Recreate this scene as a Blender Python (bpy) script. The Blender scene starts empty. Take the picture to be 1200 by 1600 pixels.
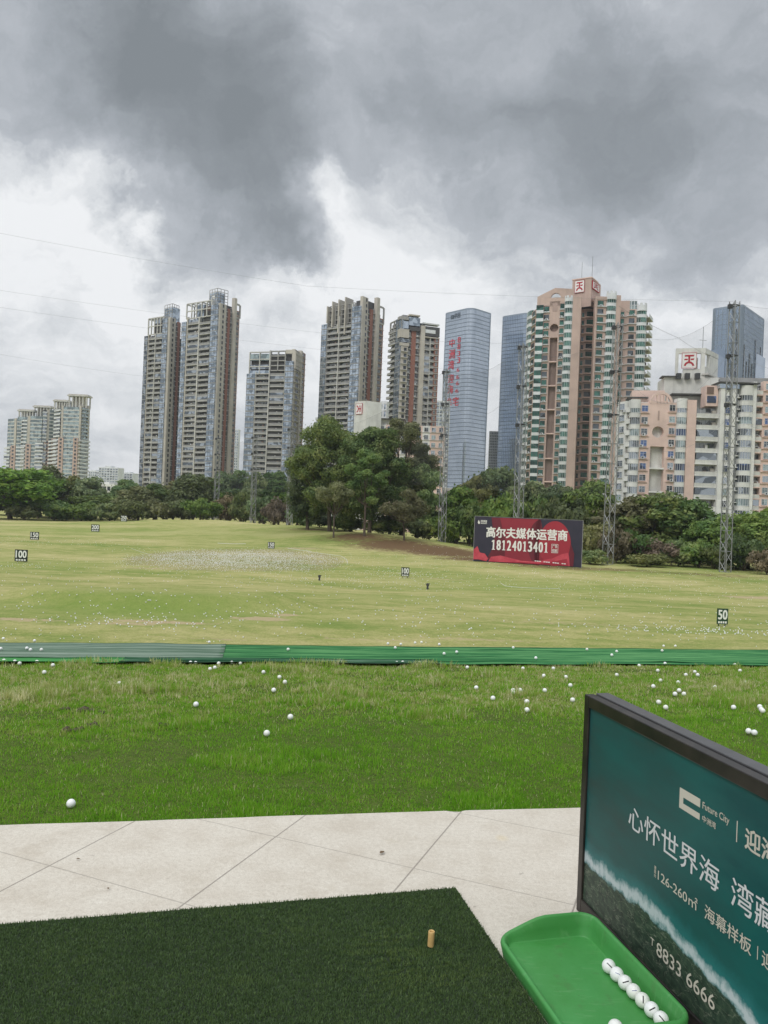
import bpy, math, random
import numpy as np
from mathutils import Matrix, Vector

SC = bpy.context.scene
COL = SC.collection
random.seed(11)
RNG = np.random.default_rng(11)

# ------------------------------------------------------------------ camera
F, CH = 1202.0, 1.45                      # focal length in photo pixels, eye height in metres
RHO = math.atan(0.040)                    # the phone was held slightly tilted
cr, sr = math.cos(RHO), math.sin(RHO)
cam = bpy.data.cameras.new('camera')
cam.sensor_fit = 'VERTICAL'; cam.sensor_height = 24.0; cam.lens = 24.0*F/1600.0
cam.clip_start = 0.05; cam.clip_end = 20000
camo = bpy.data.objects.new('camera', cam); COL.objects.link(camo)
camo.matrix_world = Matrix(((cr, -sr, 0, 0), (0, 0, -1, 0), (sr, cr, 0, CH), (0, 0, 0, 1)))
SC.camera = camo

# ------------------------------------------------------------------ light
SUN_EL, SUN_AZ = math.radians(44), math.radians(-148)      # azimuth from +Y towards +X
sd = Vector((math.sin(SUN_AZ)*math.cos(SUN_EL), math.cos(SUN_AZ)*math.cos(SUN_EL), math.sin(SUN_EL)))
sun = bpy.data.lights.new('sun', 'SUN'); sun.energy = 1.5; sun.angle = math.radians(22); sun.color = (1, .96, .9)
suno = bpy.data.objects.new('sun', sun); COL.objects.link(suno)
suno.rotation_euler = sd.to_track_quat('Z', 'Y').to_euler()
SC.view_settings.view_transform = 'Standard'; SC.view_settings.look = 'None'
SC.view_settings.exposure = 0.0; SC.view_settings.gamma = 1.0
SC.cycles.max_bounces = 6; SC.cycles.transparent_max_bounces = 24
SC.cycles.diffuse_bounces = 3; SC.cycles.glossy_bounces = 3

# ------------------------------------------------------------------ node helper
class NT:
    def __init__(self, tree):
        self.t = tree; self.n = tree.nodes; self.l = tree.links
    def node(self, kind, **kw):
        nd = self.n.new(kind)
        for k, v in kw.items(): setattr(nd, k, v)
        return nd
    def put(self, sock, v):
        if hasattr(v, 'is_output') or isinstance(v, bpy.types.NodeSocket): self.l.new(v, sock)
        else: sock.default_value = v
    def math(self, op, a, b=0.0, c=None, clamp=False):
        nd = self.node('ShaderNodeMath', operation=op, use_clamp=clamp)
        self.put(nd.inputs[0], a); self.put(nd.inputs[1], b)
        if c is not None: self.put(nd.inputs[2], c)
        return nd.outputs[0]
    def vec(self, op, a, b=(0, 0, 0)):
        nd = self.node('ShaderNodeVectorMath', operation=op)
        self.put(nd.inputs[0], a)
        if op == 'SCALE': self.put(nd.inputs['Scale'], b)
        else: self.put(nd.inputs[1], b)
        return nd.outputs['Value'] if op in ('DOT_PRODUCT', 'LENGTH', 'DISTANCE') else nd.outputs[0]
    def sep(self, v):
        nd = self.node('ShaderNodeSeparateXYZ'); self.put(nd.inputs[0], v); return nd.outputs
    def comb(self, x, y, z):
        nd = self.node('ShaderNodeCombineXYZ')
        for i, v in enumerate((x, y, z)): self.put(nd.inputs[i], v)
        return nd.outputs[0]
    def noise(self, vec, scale, detail=3, rough=.5, col=False, dist=0.0):
        nd = self.node('ShaderNodeTexNoise'); self.put(nd.inputs['Vector'], vec)
        nd.inputs['Scale'].default_value = scale; nd.inputs['Detail'].default_value = detail
        nd.inputs['Roughness'].default_value = rough; nd.inputs['Distortion'].default_value = dist
        return nd.outputs['Color'] if col else nd.outputs[0]
    def ramp(self, fac, stops, interp='LINEAR'):
        nd = self.node('ShaderNodeValToRGB'); self.put(nd.inputs[0], fac)
        e = nd.color_ramp.elements; nd.color_ramp.interpolation = interp
        while len(e) < len(stops): e.new(.5)
        for i, (p, c) in enumerate(stops):
            e[i].position = p; e[i].color = (*c, 1) if len(c) == 3 else c
        return nd.outputs[0]
    def mix(self, fac, a, b, mode='MIX'):
        nd = self.node('ShaderNodeMix', data_type='RGBA', blend_type=mode)
        self.put(nd.inputs[0], fac); self.put(nd.inputs[6], a if not isinstance(a, tuple) else (*a[:3], 1))
        self.put(nd.inputs[7], b if not isinstance(b, tuple) else (*b[:3], 1)); return nd.outputs[2]
    def rng(self, v, a, b, c=0.0, d=1.0, smooth=False):
        nd = self.node('ShaderNodeMapRange'); nd.interpolation_type = 'SMOOTHSTEP' if smooth else 'LINEAR'
        self.put(nd.inputs[0], v)
        for i, x in enumerate((a, b, c, d)): self.put(nd.inputs[i+1], x)
        return nd.outputs[0]

# ------------------------------------------------------------------ sky: Nishita behind a broken cloud layer
def pix_dir(px, py):
    dx, dy = (px-600)/F, (800-py)/F
    return Vector((dx*cr-dy*sr, 1.0, dx*sr+dy*cr)).normalized()
world = bpy.data.worlds.new('World'); SC.world = world; world.use_nodes = True
T = NT(world.node_tree); T.n.clear()
outw = T.node('ShaderNodeOutputWorld'); bg = T.node('ShaderNodeBackground')
T.l.new(bg.outputs[0], outw.inputs[0])
sky = T.node('ShaderNodeTexSky', sky_type='NISHITA'); sky.sun_disc = False
sky.sun_elevation = SUN_EL; sky.sun_rotation = SUN_AZ; sky.air_density = 1.0; sky.dust_density = 2.0
dirv = T.node('ShaderNodeTexCoord').outputs['Generated']
x, y, z = T.sep(dirv)
zc = T.math('ADD', T.math('MAXIMUM', z, 0.0), 0.16)
plane = T.comb(T.math('DIVIDE', x, zc), T.math('DIVIDE', y, zc), 0.0)
warp = T.vec('SUBTRACT', T.noise(dirv, 3.4, 9, .62, col=True), (.5, .5, .5))
wd = T.vec('NORMALIZE', T.vec('ADD', dirv, T.vec('SCALE', warp, .34)))
def blob(px, py, rpx, amp):
    d = T.vec('DOT_PRODUCT', wd, tuple(pix_dir(px, py)))
    a = math.cos(math.atan(rpx/F*1.25)); b = math.cos(math.atan(rpx/F*.15))
    return T.rng(d, a, b, 0.0, amp, smooth=True)
dens = T.math('MULTIPLY_ADD', T.noise(plane, 1.1, 7, .58, dist=.4), 0.62, 0.02)
fine = T.noise(wd, 7.0, 10, .68)
dens = T.math('MULTIPLY_ADD', T.math('SUBTRACT', fine, .5), .52, dens)
wx, wy, wz = T.sep(wd)
layer = T.noise(T.comb(T.math('MULTIPLY', wx, 4.0), T.math('MULTIPLY', wy, 4.0), T.math('MULTIPLY', wz, 11.0)), 1.3, 7, .6)
dens = T.math('MULTIPLY_ADD', T.math('SUBTRACT', layer, .5), .62, dens)
for b in ((330, 250, 190, .34), (290, 340, 120, .22), (400, 305, 95, .22), (225, 150, 150, .2), (310, 40, 160, .26), (90, 60, 170, .22),
          (470, 390, 60, .22), (445, 220, 90, .16), (960, 310, 210, .26), (1100, 170, 220, .16), (1000, 40, 250, .08), (760, 190, 230, .16),
          (600, 40, 200, .06), (1180, 330, 120, .12),
          (270, 425, 120, -.30), (640, 430, 190, -.26), (40, 250, 120, -.22), (90, 370, 140, -.22), (520, 340, 80, -.2),
          (1130, 430, 170, -.16), (860, 420, 160, -.14), (300, 650, 420, -.26), (900, 620, 420, -.2), (540, 170, 80, -.10)):
    dens = T.math('ADD', dens, blob(b[0], b[1], b[2], b[3]*(.86 if b[3] > 0 else .62)))
cloud = T.ramp(dens, [(.06, (.93, .945, .96)), (.21, (.74, .765, .79)), (.38, (.49, .52, .56)), (.58, (.365, .395, .43)), (.80, (.275, .302, .328)), (1, (.22, .245, .265))])
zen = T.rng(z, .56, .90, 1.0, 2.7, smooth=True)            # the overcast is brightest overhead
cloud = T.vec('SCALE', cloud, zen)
skyc = T.vec('SCALE', sky.outputs[0], .10)
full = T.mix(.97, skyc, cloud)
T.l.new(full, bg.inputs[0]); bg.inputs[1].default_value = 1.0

# ------------------------------------------------------------------ materials
MATS = {}
def pmat(name, col, rough=.7, metal=0.0, var=.12, scale=1.5, bump=0.0, bscale=20, spec=.4, col2=None, coord='Position', streak=0.0):
    m = bpy.data.materials.new(name); m.use_nodes = True; T = NT(m.node_tree); T.n.clear()
    o = T.node('ShaderNodeOutputMaterial'); p = T.node('ShaderNodeBsdfPrincipled'); T.l.new(p.outputs[0], o.inputs[0])
    pos = T.node('ShaderNodeNewGeometry').outputs['Position'] if coord == 'Position' else T.node('ShaderNodeTexCoord').outputs['Object']
    n = T.noise(pos, scale, 5, .6)
    c2 = col2 or tuple(max(0, c*(1-2.2*var)) for c in col)
    c = T.mix(T.rng(n, .3, .72), col, c2)
    if streak:
        px_, py_, pz_ = T.sep(pos)
        s = T.noise(T.comb(px_, py_, T.math('MULTIPLY', pz_, .05)), .9, 4, .6)
        c = T.mix(T.rng(s, .5, .75, 0, streak), c, tuple(q*.45 for q in col))
    T.put(p.inputs['Base Color'], c)
    p.inputs['Roughness'].default_value = rough; p.inputs['Metallic'].default_value = metal
    p.inputs['Specular IOR Level'].default_value = spec
    if bump:
        b = T.node('ShaderNodeBump'); b.inputs['Strength'].default_value = bump
        T.put(b.inputs['Height'], T.noise(pos, bscale, 3, .6)); T.l.new(b.outputs[0], p.inputs['Normal'])
    MATS[name] = m; return m
def glassmat(name, tint, dark, scale=.45, metal=.75, rough=.12, lo=.42, hi=.60):
    """window glass seen from outside: mirrors the sky, darker and lighter rooms and curtains behind"""
    m = bpy.data.materials.new(name); m.use_nodes = True; T = NT(m.node_tree); T.n.clear()
    o = T.node('ShaderNodeOutputMaterial'); p = T.node('ShaderNodeBsdfPrincipled'); T.l.new(p.outputs[0], o.inputs[0])
    pos = T.node('ShaderNodeNewGeometry').outputs['Position']
    cell = T.node('ShaderNodeTexVoronoi'); cell.feature = 'F1'; cell.inputs['Scale'].default_value = scale
    T.put(cell.inputs['Vector'], pos)
    r = T.sep(cell.outputs['Color'])[0]
    c = T.mix(T.rng(r, lo, hi), dark, tint)
    T.put(p.inputs['Base Color'], c); p.inputs['Metallic'].default_value = metal; p.inputs['Roughness'].default_value = rough
    b = T.node('ShaderNodeBump'); b.inputs['Strength'].default_value = .08; b.inputs['Distance'].default_value = .3
    T.put(b.inputs['Height'], T.noise(pos, .25, 2)); T.l.new(b.outputs[0], p.inputs['Normal'])
    MATS[name] = m; return m

pmat('beige_wall', (.545, .51, .45), streak=.25, scale=.12)
pmat('grey_concrete', (.40, .395, .38), streak=.3, scale=.2)
pmat('pale_concrete', (.60, .59, .555), streak=.25, scale=.2)
pmat('dark_grey', (.085, .085, .088), scale=.4)
pmat('mid_grey', (.30, .30, .30), scale=.4)
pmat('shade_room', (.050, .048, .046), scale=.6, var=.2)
pmat('brown_red', (.30, .135, .10), scale=.3, streak=.2)
pmat('brown_wall', (.19, .125, .10), scale=.3)
pmat('pink_brown', (.56, .42, .36), streak=.25, scale=.15)
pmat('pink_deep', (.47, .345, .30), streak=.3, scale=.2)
pmat('pale_pink', (.80, .60, .525), streak=.2, scale=.2)
pmat('white_wall', (.82, .82, .79), streak=.35, scale=.3)
pmat('cool_white', (.74, .765, .78), streak=.2, scale=.3)
pmat('off_white', (.72, .72, .68), streak=.4, scale=.3)
pmat('sign_white', (.80, .79, .77), var=.03)
pmat('logo_red', (.42, .018, .035), var=.05)
pmat('letter_red', (.55, .03, .05), var=.05)
pmat('steel', (.30, .31, .31), rough=.5, metal=.5, scale=2)
pmat('dark_steel', (.06, .062, .065), rough=.45, metal=.3)
pmat('frame_dark', (.05, .055, .06), rough=.4)
pmat('frame_white', (.62, .64, .65), rough=.5)
pmat('roof_dark', (.07, .068, .064))
pmat('plant_green', (.05, .085, .03), scale=2)
glassmat('blue_glass', (.56, .63, .71), (.27, .32, .37))
glassmat('grey_glass', (.45, .49, .53), (.15, .17, .19))
glassmat('green_glass', (.085, .235, .185), (.025, .075, .06), metal=.55, rough=.1, lo=.2, hi=.9)
glassmat('pale_green_glass', (.44, .53, .52), (.23, .28, .28), metal=.7)
glassmat('dark_glass', (.15, .17, .19), (.035, .04, .045), scale=.6, metal=.5)
glassmat('room_glass', (.30, .31, .31), (.03, .033, .036), scale=.55, metal=.3)
glassmat('navy_glass', (.11, .17, .36), (.05, .065, .11), scale=.35, metal=.5)
glassmat('tower_glass', (.62, .68, .765), (.56, .62, .70), scale=.08, metal=.9, rough=.08)
glassmat('tower_blue', (.40, .475, .58), (.33, .405, .505), scale=.08, metal=.9, rough=.1)
pmat('spandrel', (.085, .115, .15), rough=.35, metal=.3)
pmat('mullion', (.30, .36, .44), rough=.35, metal=.5)

# ------------------------------------------------------------------ mesh helper and tags
class MB:
    def __init__(s): s.v = []; s.f = []; s.m = []
    def add(s, vs, fs, mat, M=None):
        b = len(s.v)
        s.v += [tuple(M @ Vector(q)) for q in vs] if M is not None else [tuple(q) for q in vs]
        s.f += [tuple(b+i for i in q) for q in fs]; s.m += [mat]*len(fs)
    def box(s, x0, x1, y0, y1, z0, z1, mat, M=None):
        if x0 > x1: x0, x1 = x1, x0
        if y0 > y1: y0, y1 = y1, y0
        s.add([(x0, y0, z0), (x1, y0, z0), (x1, y1, z0), (x0, y1, z0), (x0, y0, z1), (x1, y0, z1), (x1, y1, z1), (x0, y1, z1)],
              [(0, 3, 2, 1), (4, 5, 6, 7), (0, 1, 5, 4), (1, 2, 6, 5), (2, 3, 7, 6), (3, 0, 4, 7)], mat, M)
    def prism(s, poly, z0, z1, mat, M=None, cap=True, top=None):
        n = len(poly)
        a = sum(poly[i][0]*poly[(i+1) % n][1]-poly[(i+1) % n][0]*poly[i][1] for i in range(n))
        if a < 0: poly = poly[::-1]
        vs = [(p[0], p[1], z0) for p in poly]+[(p[0], p[1], z1) for p in poly]
        fs = [(i, (i+1) % n, n+(i+1) % n, n+i) for i in range(n)]
        if cap: fs += [tuple(range(n, 2*n)), tuple(range(n-1, -1, -1))]
        s.add(vs, fs, mat, M)
    def tube(s, pts, rad, mat, n=6, cap=True):
        pts = [Vector(p) for p in pts]; rad = rad if isinstance(rad, (list, tuple)) else [rad]*len(pts)
        vs = []; fs = []
        for i, p in enumerate(pts):
            d = (pts[min(i+1, len(pts)-1)]-pts[max(i-1, 0)]).normalized()
            a = d.orthogonal().normalized() if abs(d.z) > .9 else d.cross(Vector((0, 0, 1))).normalized()
            if abs(d.z) > .9: a = (Vector((1, 0, 0))-d*d.x).normalized()
            b = d.cross(a)
            for k in range(n):
                t = 2*math.pi*k/n; vs.append(p+(a*math.cos(t)+b*math.sin(t))*rad[i])
        for i in range(len(pts)-1):
            for k in range(n):
                fs.append((i*n+k, i*n+(k+1) % n, (i+1)*n+(k+1) % n, (i+1)*n+k))
        if cap: fs += [tuple(range(n-1, -1, -1)), tuple(range((len(pts)-1)*n, len(pts)*n))]
        s.add(vs, fs, mat)
    def merge(s, o, M=None):
        b = len(s.v)
        s.v += [tuple(M @ Vector(q)) for q in o.v] if M is not None else o.v
        s.f += [tuple(b+i for i in q) for q in o.f]; s.m += o.m
    def mesh(s, name, smooth=False):
        me = bpy.data.meshes.new(name); me.from_pydata(s.v, [], s.f)
        names = list(dict.fromkeys(s.m))
        for q in names: me.materials.append(MATS[q])
        if len(names) > 1: me.polygons.foreach_set('material_index', [names.index(q) for q in s.m])
        if smooth: me.polygons.foreach_set('use_smooth', [True]*len(s.f))
        me.update(); return me
    def build(s, name, parent=None, smooth=False, loc=None):
        return obj(name, s.mesh(name, smooth), parent, loc)
def obj(name, me, parent=None, loc=None, M=None):
    o = bpy.data.objects.new(name, me); COL.objects.link(o)
    if parent: o.parent = parent
    if loc is not None: o.location = loc
    if M is not None: o.matrix_local = M
    return o
def tag(o, label, cat=None, group=None, kind=None):
    if label: o['label'] = label
    if cat: o['category'] = cat
    if group: o['group'] = group
    if kind: o['kind'] = kind
    return o
def thing(name, label, cat, loc=(0, 0, 0), group=None):
    return tag(obj(name, None, None, loc), label, cat, group)
def npmesh(name, v, f, mats, smooth=False, nv=4, attrs=None):
    """fast mesh from numpy arrays, all faces with nv corners"""
    me = bpy.data.meshes.new(name); nf = len(f)
    me.vertices.add(len(v)); me.vertices.foreach_set('co', np.ascontiguousarray(v, dtype=np.float32).ravel())
    me.loops.add(nf*nv); me.loops.foreach_set('vertex_index', np.ascontiguousarray(f, dtype=np.int32).ravel())
    me.polygons.add(nf); me.polygons.foreach_set('loop_start', np.arange(0, nf*nv, nv, dtype=np.int32))
    if smooth: me.polygons.foreach_set('use_smooth', np.ones(nf, dtype=bool))
    for q in mats: me.materials.append(q)
    for k, a in (attrs or {}).items():
        at = me.attributes.new(k, 'FLOAT', 'POINT'); at.data.foreach_set('value', np.ascontiguousarray(a, dtype=np.float32))
    me.update(calc_edges=True); me.validate(); return me

# ------------------------------------------------------------------ sight lines: where a point of the photo lies at a given depth, height or wall
def ray(px, py):
    dx, dy = (px-600)/F, (800-py)/F
    return Vector((dx*cr-dy*sr, 1.0, dx*sr+dy*cr))
def atd(px, py, d): return Vector((0, 0, CH))+ray(px, py)*d
def atz(px, py, z):
    r = ray(px, py); return Vector((0, 0, CH))+r*((z-CH)/r.z)
def smooth(a, b, t):
    t = np.clip((np.asarray(t, float)-a)/(b-a), 0, 1); return t*t*(3-2*t)
A_DECK = math.radians(10.1)
def vof(x, y): return -x*math.sin(A_DECK)+y*math.cos(A_DECK)
def hash2(ix, iy, s):
    h = np.sin(ix*127.1+iy*311.7+s*74.7)*43758.5453; return h-np.floor(h)
def vnoise(x, y, s=0):
    ix, iy = np.floor(x), np.floor(y); fx, fy = x-ix, y-iy
    fx, fy = fx*fx*(3-2*fx), fy*fy*(3-2*fy)
    a, b, c, d = hash2(ix, iy, s), hash2(ix+1, iy, s), hash2(ix, iy+1, s), hash2(ix+1, iy+1, s)
    return (a*(1-fx)+b*fx)*(1-fy)+(c*(1-fx)+d*fx)*fy
def fbm(x, y, s=0, o=4):
    t = 0; a = .5
    for i in range(o): t = t+a*vnoise(x*2**i, y*2**i, s+i); a *= .5
    return t/(1-.5**o)
DECK_V, NET0, NET1 = 3.64, 9.35, 11.65
BERM = [(-80, 285, 1.0, 30), (-55, 236, 3.0, 26), (-21, 200, 2.8, 24), (-4, 166, 2.1, 17), (12, 161, 1.0, 13)]
def ground(x, y):
    x = np.asarray(x, float); y = np.asarray(y, float); v = vof(x, y)
    ter = -.05-.59*smooth(4.0, 12.5, v)-.05*smooth(10, 13, v)+.03*(fbm(x*.9, y*.9, 3)-.5)*smooth(DECK_V, 5, v)
    field = -4.4-1.75*smooth(38, 85, y)+.8*(fbm(x*.05, y*.035, 5)-.5)*smooth(44, 75, y)
    for bx, by, h, r in BERM:
        field = field+h*np.exp(-((x-bx)**2+((y-by)*.8)**2)/(r*r))
    field = field+.75*(1-smooth(.75, 1.15, np.sqrt(((x+13.5)/9.5)**2+((y-47.5)/5.5)**2)))+.15*np.exp(-(((x+20)/18)**2+((y-92)/7)**2))
    t = smooth(NET1+.1, 21, v)
    z = ter*(1-t)+field*t
    return np.where(v < DECK_V-.12, -.32, z)
def on_ground(px, py, lo=3.2, hi=420):
    r = ray(px, py); d = np.concatenate([np.arange(lo, 40, .02), np.arange(40, hi, .1)])
    g = ground(r.x*d, d)-(CH+r.z*d); i = int(np.argmax(g > 0)) if (g > 0).any() else len(d)-1
    return Vector((r.x*d[i], d[i], float(ground(r.x*d[i], d[i]))))
# ------------------------------------------------------------------ the ground: terrace, bank and range in one sheet to the horizon
def sinh_axis(lo, hi, c, a, n):
    return c+a*np.sinh(np.linspace(math.asinh((lo-c)/a), math.asinh((hi-c)/a), n))
gx = sinh_axis(-2400, 2400, 0, 16, 440); gy = sinh_axis(-60, 3000, 8, 7, 600)
X, Y = np.meshgrid(gx, gy); Z = ground(X, Y); NX, NY = len(gx), len(gy)
ids = np.arange(NX*NY).reshape(NY, NX)
gf = np.stack([ids[:-1, :-1], ids[:-1, 1:], ids[1:, 1:], ids[1:, :-1]], -1).reshape(-1, 4)
def gauss_at(px, py, rx, ry, k=2):
    p = on_ground(px, py); return np.exp(-(np.abs((X-p.x)/rx)**k+np.abs((Y-p.y)/ry)**k))
dirt = np.zeros_like(X)
for px, py, rx, ry, s in ((560, 838, 9, 10, .8), (620, 852, 11, 11, .9), (690, 862, 11, 10, 1), (760, 875, 10, 8, .9), (500, 828, 9, 8, .6),
                          (860, 886, 12, 7, .6), (950, 890, 12, 6, .6), (1080, 897, 20, 6, .5), (270, 811, 20, 12, .35)):
    dirt = np.maximum(dirt, s*gauss_at(px, py, rx, ry, 2))
bare = np.zeros_like(X)
for px, py, rx, ry, s in ((30, 968, 3.2, .7, .8), (250, 972, 3.6, .6, .95), (190, 975, 2.2, .5, .8), (410, 967, 2.0, .9, 1), (445, 961, 1.0, .8, .9), (600, 1000, 6, .4, .65), (340, 999, 4, .4, .6),
                          (1180, 934, 5, 1.6, 1), (900, 975, 9, 1.6, .5), (760, 1000, 6, .6, .6), (230, 888, 6, 1.4, .7), (690, 905, 7, 1.4, .6), (470, 857, 7, 3, .7),
                          (1080, 965, 7, 1.2, .3), (560, 930, 10, 2, .3), (120, 900, 10, 1.6, .3), (1050, 912, 9, 2.5, .45)):
    bare = np.maximum(bare, s*gauss_at(px, py, rx, ry, 2))
lush = np.zeros_like(X)
for px, py, rx, ry, s in ((240, 945, 9, 4.5, 1), (820, 915, 16, 9, .6), (150, 830, 40, 16, .5), (640, 935, 10, 4, .5), (900, 950, 9, 3, .45), (420, 835, 20, 14, .5), (60, 880, 12, 5, .5)):
    lush = np.maximum(lush, s*gauss_at(px, py, rx, ry, 2))
near = 1-smooth(NET1-.3, NET1+.6, vof(X, Y))
TGT = (-20.5, 112.0, 15.5, 26.0)
patch = 1-smooth(.85, 1.0, ((X-TGT[0])/TGT[2])**2+((Y-TGT[1])/TGT[3])**2+.25*(fbm(X*.3, Y*.2, 9)-.5))
soil = np.where(vof(X, Y) < DECK_V, 1.0, 0.0)

m = bpy.data.materials.new('range_turf'); m.use_nodes = True; T = NT(m.node_tree); T.n.clear()
o = T.node('ShaderNodeOutputMaterial'); p = T.node('ShaderNodeBsdfPrincipled'); T.l.new(p.outputs[0], o.inputs[0])
pos = T.node('ShaderNodeNewGeometry').outputs['Position']; px_, py_, pz_ = T.sep(pos)
def attr(nm): return T.node('ShaderNodeAttribute', attribute_name=nm).outputs['Fac']
stre = T.comb(T.math('MULTIPLY', px_, .55), py_, 0.0)
n1 = T.noise(stre, .055, 6, .62); n2 = T.noise(stre, .5, 7, .72); n3 = T.noise(pos, 2.6, 5, .7); n4 = T.noise(pos, 11, 3, .7)
tone = T.math('ADD', T.math('MULTIPLY', n1, .62), T.math('ADD', T.math('MULTIPLY', n2, .50), T.math('MULTIPLY', n3, .22)))
turf = T.ramp(tone, [(.45, (0.135, 0.211, 0.042)), (.55, (0.228, 0.292, 0.075)), (.63, (0.333, 0.351, 0.117)), (.71, (0.462, 0.427, 0.181)), (.82, (0.585, 0.515, 0.269))])
turf = T.mix(T.rng(n4, .35, .75, 0, .45), turf, (.055, .10, .02))
turf = T.mix(T.math('MULTIPLY', attr('lush'), T.rng(n2, .3, .6, .35, .75)), turf, T.mix(n4, (.150, .235, .042), (.21, .29, .066)))
bm_ = T.rng(T.math('ADD', attr('bare'), T.math('MULTIPLY', T.math('SUBTRACT', n3, .5), 1.4)), .42, .66)
turf = T.mix(bm_, turf, T.mix(n4, (.50, .41, .25), (.36, .29, .16)))
dm = T.rng(T.math('ADD', attr('dirt'), T.math('MULTIPLY', T.math('SUBTRACT', T.noise(pos, .9, 5, .7), .5), 1.3)), .30, .70)
turf = T.mix(dm, turf, T.mix(n4, (.20, .125, .066), (.10, .066, .035)))
pm = attr('patch')
turf = T.mix(T.math('MULTIPLY', pm, T.rng(T.noise(pos, .35, 4, .6), .3, .65, .15, .65)), turf, T.mix(n3, (.22, .185, .11), (.34, .29, .19)))
soilc = T.mix(n4, (.105, .15, .030), (.065, .09, .022))
T.put(p.inputs['Base Color'], T.mix(attr('near'), turf, soilc)); p.inputs['Roughness'].default_value = 1; p.inputs['Specular IOR Level'].default_value = .1
b = T.node('ShaderNodeBump'); b.inputs['Strength'].default_value = .8; b.inputs['Distance'].default_value = .12
T.put(b.inputs['Height'], T.math('ADD', n3, n4)); T.l.new(b.outputs[0], p.inputs['Normal'])
me = npmesh('ground', np.stack([X, Y, Z], -1).reshape(-1, 3), gf, [m], True, 4,
            {'dirt': dirt.ravel(), 'bare': bare.ravel(), 'lush': lush.ravel(), 'near': near.ravel(), 'patch': patch.ravel()})
tag(obj('ground', me), 'pale green driving range turf with worn sandy patches', kind='structure')

# ------------------------------------------------------------------ paved deck, stone slabs laid on the skew
m = bpy.data.materials.new('deck_stone'); m.use_nodes = True; T = NT(m.node_tree); T.n.clear()
o = T.node('ShaderNodeOutputMaterial'); p = T.node('ShaderNodeBsdfPrincipled'); T.l.new(p.outputs[0], o.inputs[0])
pos = T.node('ShaderNodeNewGeometry').outputs['Position']; px_, py_, pz_ = T.sep(pos)
ph = math.radians(22.5)
pp = T.math('SUBTRACT', T.math('MULTIPLY', px_, math.cos(ph)), T.math('MULTIPLY', py_, math.sin(ph)))
qq = T.math('ADD', T.math('MULTIPLY', px_, math.sin(ph)), T.math('MULTIPLY', py_, math.cos(ph)))
def joint(c, off, w):
    fr = T.math('FRACT', T.math('DIVIDE', T.math('ADD', c, off), .6475))
    d = T.math('MULTIPLY', T.math('MINIMUM', fr, T.math('SUBTRACT', 1.0, fr)), .6475)
    return T.rng(d, w*.45, w*.8, 1, 0)
j = T.math('MAXIMUM', joint(pp, 2.333+20*.6475, .0052), T.math('MULTIPLY', joint(qq, -2.326+20*.6475, .0042), .7))
tile = T.node('ShaderNodeTexWhiteNoise', noise_dimensions='2D')
T.put(tile.inputs['Vector'], T.comb(T.math('FLOOR', T.math('DIVIDE', T.math('ADD', pp, 2.333+20*.6475), .6475)), T.math('FLOOR', T.math('DIVIDE', T.math('ADD', qq, -2.326+20*.6475), .6475)), 0.0))
speck = T.noise(pos, 190, 3, .75); mott = T.noise(pos, 5.5, 6, .65); big = T.noise(pos, 1.3, 4, .6)
c = T.ramp(mott, [(.30, (.50, .45, .375)), (.50, (.575, .53, .455)), (.72, (.62, .58, .505))])
grit = T.noise(pos, 52, 4, .7)
c = T.mix(T.rng(grit, .46, .66, 0, .42), c, (.40, .36, .30)); c = T.mix(T.rng(grit, .28, .44, .35, 0), c, (.72, .69, .62))
c = T.mix(T.rng(speck, .50, .68, 0, .60), c, (.34, .29, .23))
c = T.mix(T.rng(speck, .24, .42, .5, 0), c, (.74, .65, .59))
c = T.mix(T.math('MULTIPLY', tile.outputs[0], .13), c, (.42, .38, .32))
c = T.mix(T.rng(T.noise(pos, 2.3, 5, .75), .62, .72, 0, .4), c, (.40, .34, .25))
c = T.mix(T.rng(T.noise(pos, 17, 2, .5), .73, .77, 0, .55), c, (.26, .23, .19))
c = T.mix(T.rng(T.noise(pos, 4.1, 1, .3), .74, .80, 0, .35), c, (.55, .42, .18))
c = T.mix(T.math('MULTIPLY', j, .62), c, (.15, .13, .11))
T.put(p.inputs['Base Color'], c); p.inputs['Roughness'].default_value = .75; p.inputs['Specular IOR Level'].default_value = .3
b = T.node('ShaderNodeBump'); b.inputs['Strength'].default_value = .35; b.inputs['Distance'].default_value = .004
T.put(b.inputs['Height'], T.math('SUBTRACT', T.math('ADD', speck, T.math('MULTIPLY', grit, 2.0)), T.math('MULTIPLY', j, 2.0))); T.l.new(b.outputs[0], p.inputs['Normal'])
MATS['deck_stone'] = m
ca, sa = math.cos(A_DECK), math.sin(A_DECK)
def deckpt(u, v): return (u*ca-v*sa, u*sa+v*ca)
mb = MB()
# the front edge is slightly worn: a broken corner where two slabs meet, and small wobbles
edge = []
for u in np.arange(-9, 9.01, .03):
    edge.append(deckpt(u, DECK_V+.006*math.sin(u*2.3)+.006*(float(vnoise(np.array(u*7.0), np.array(1.0), 4))-.5)-.022*max(0, 1-abs(u-1.07)/.045)))
mb.prism([deckpt(9, -4), deckpt(-9, -4)]+edge, -.16, 0, 'deck_stone')
tag(mb.build('paving'), 'cream stone paving of square slabs laid diagonally at the tee', kind='structure')

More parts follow.
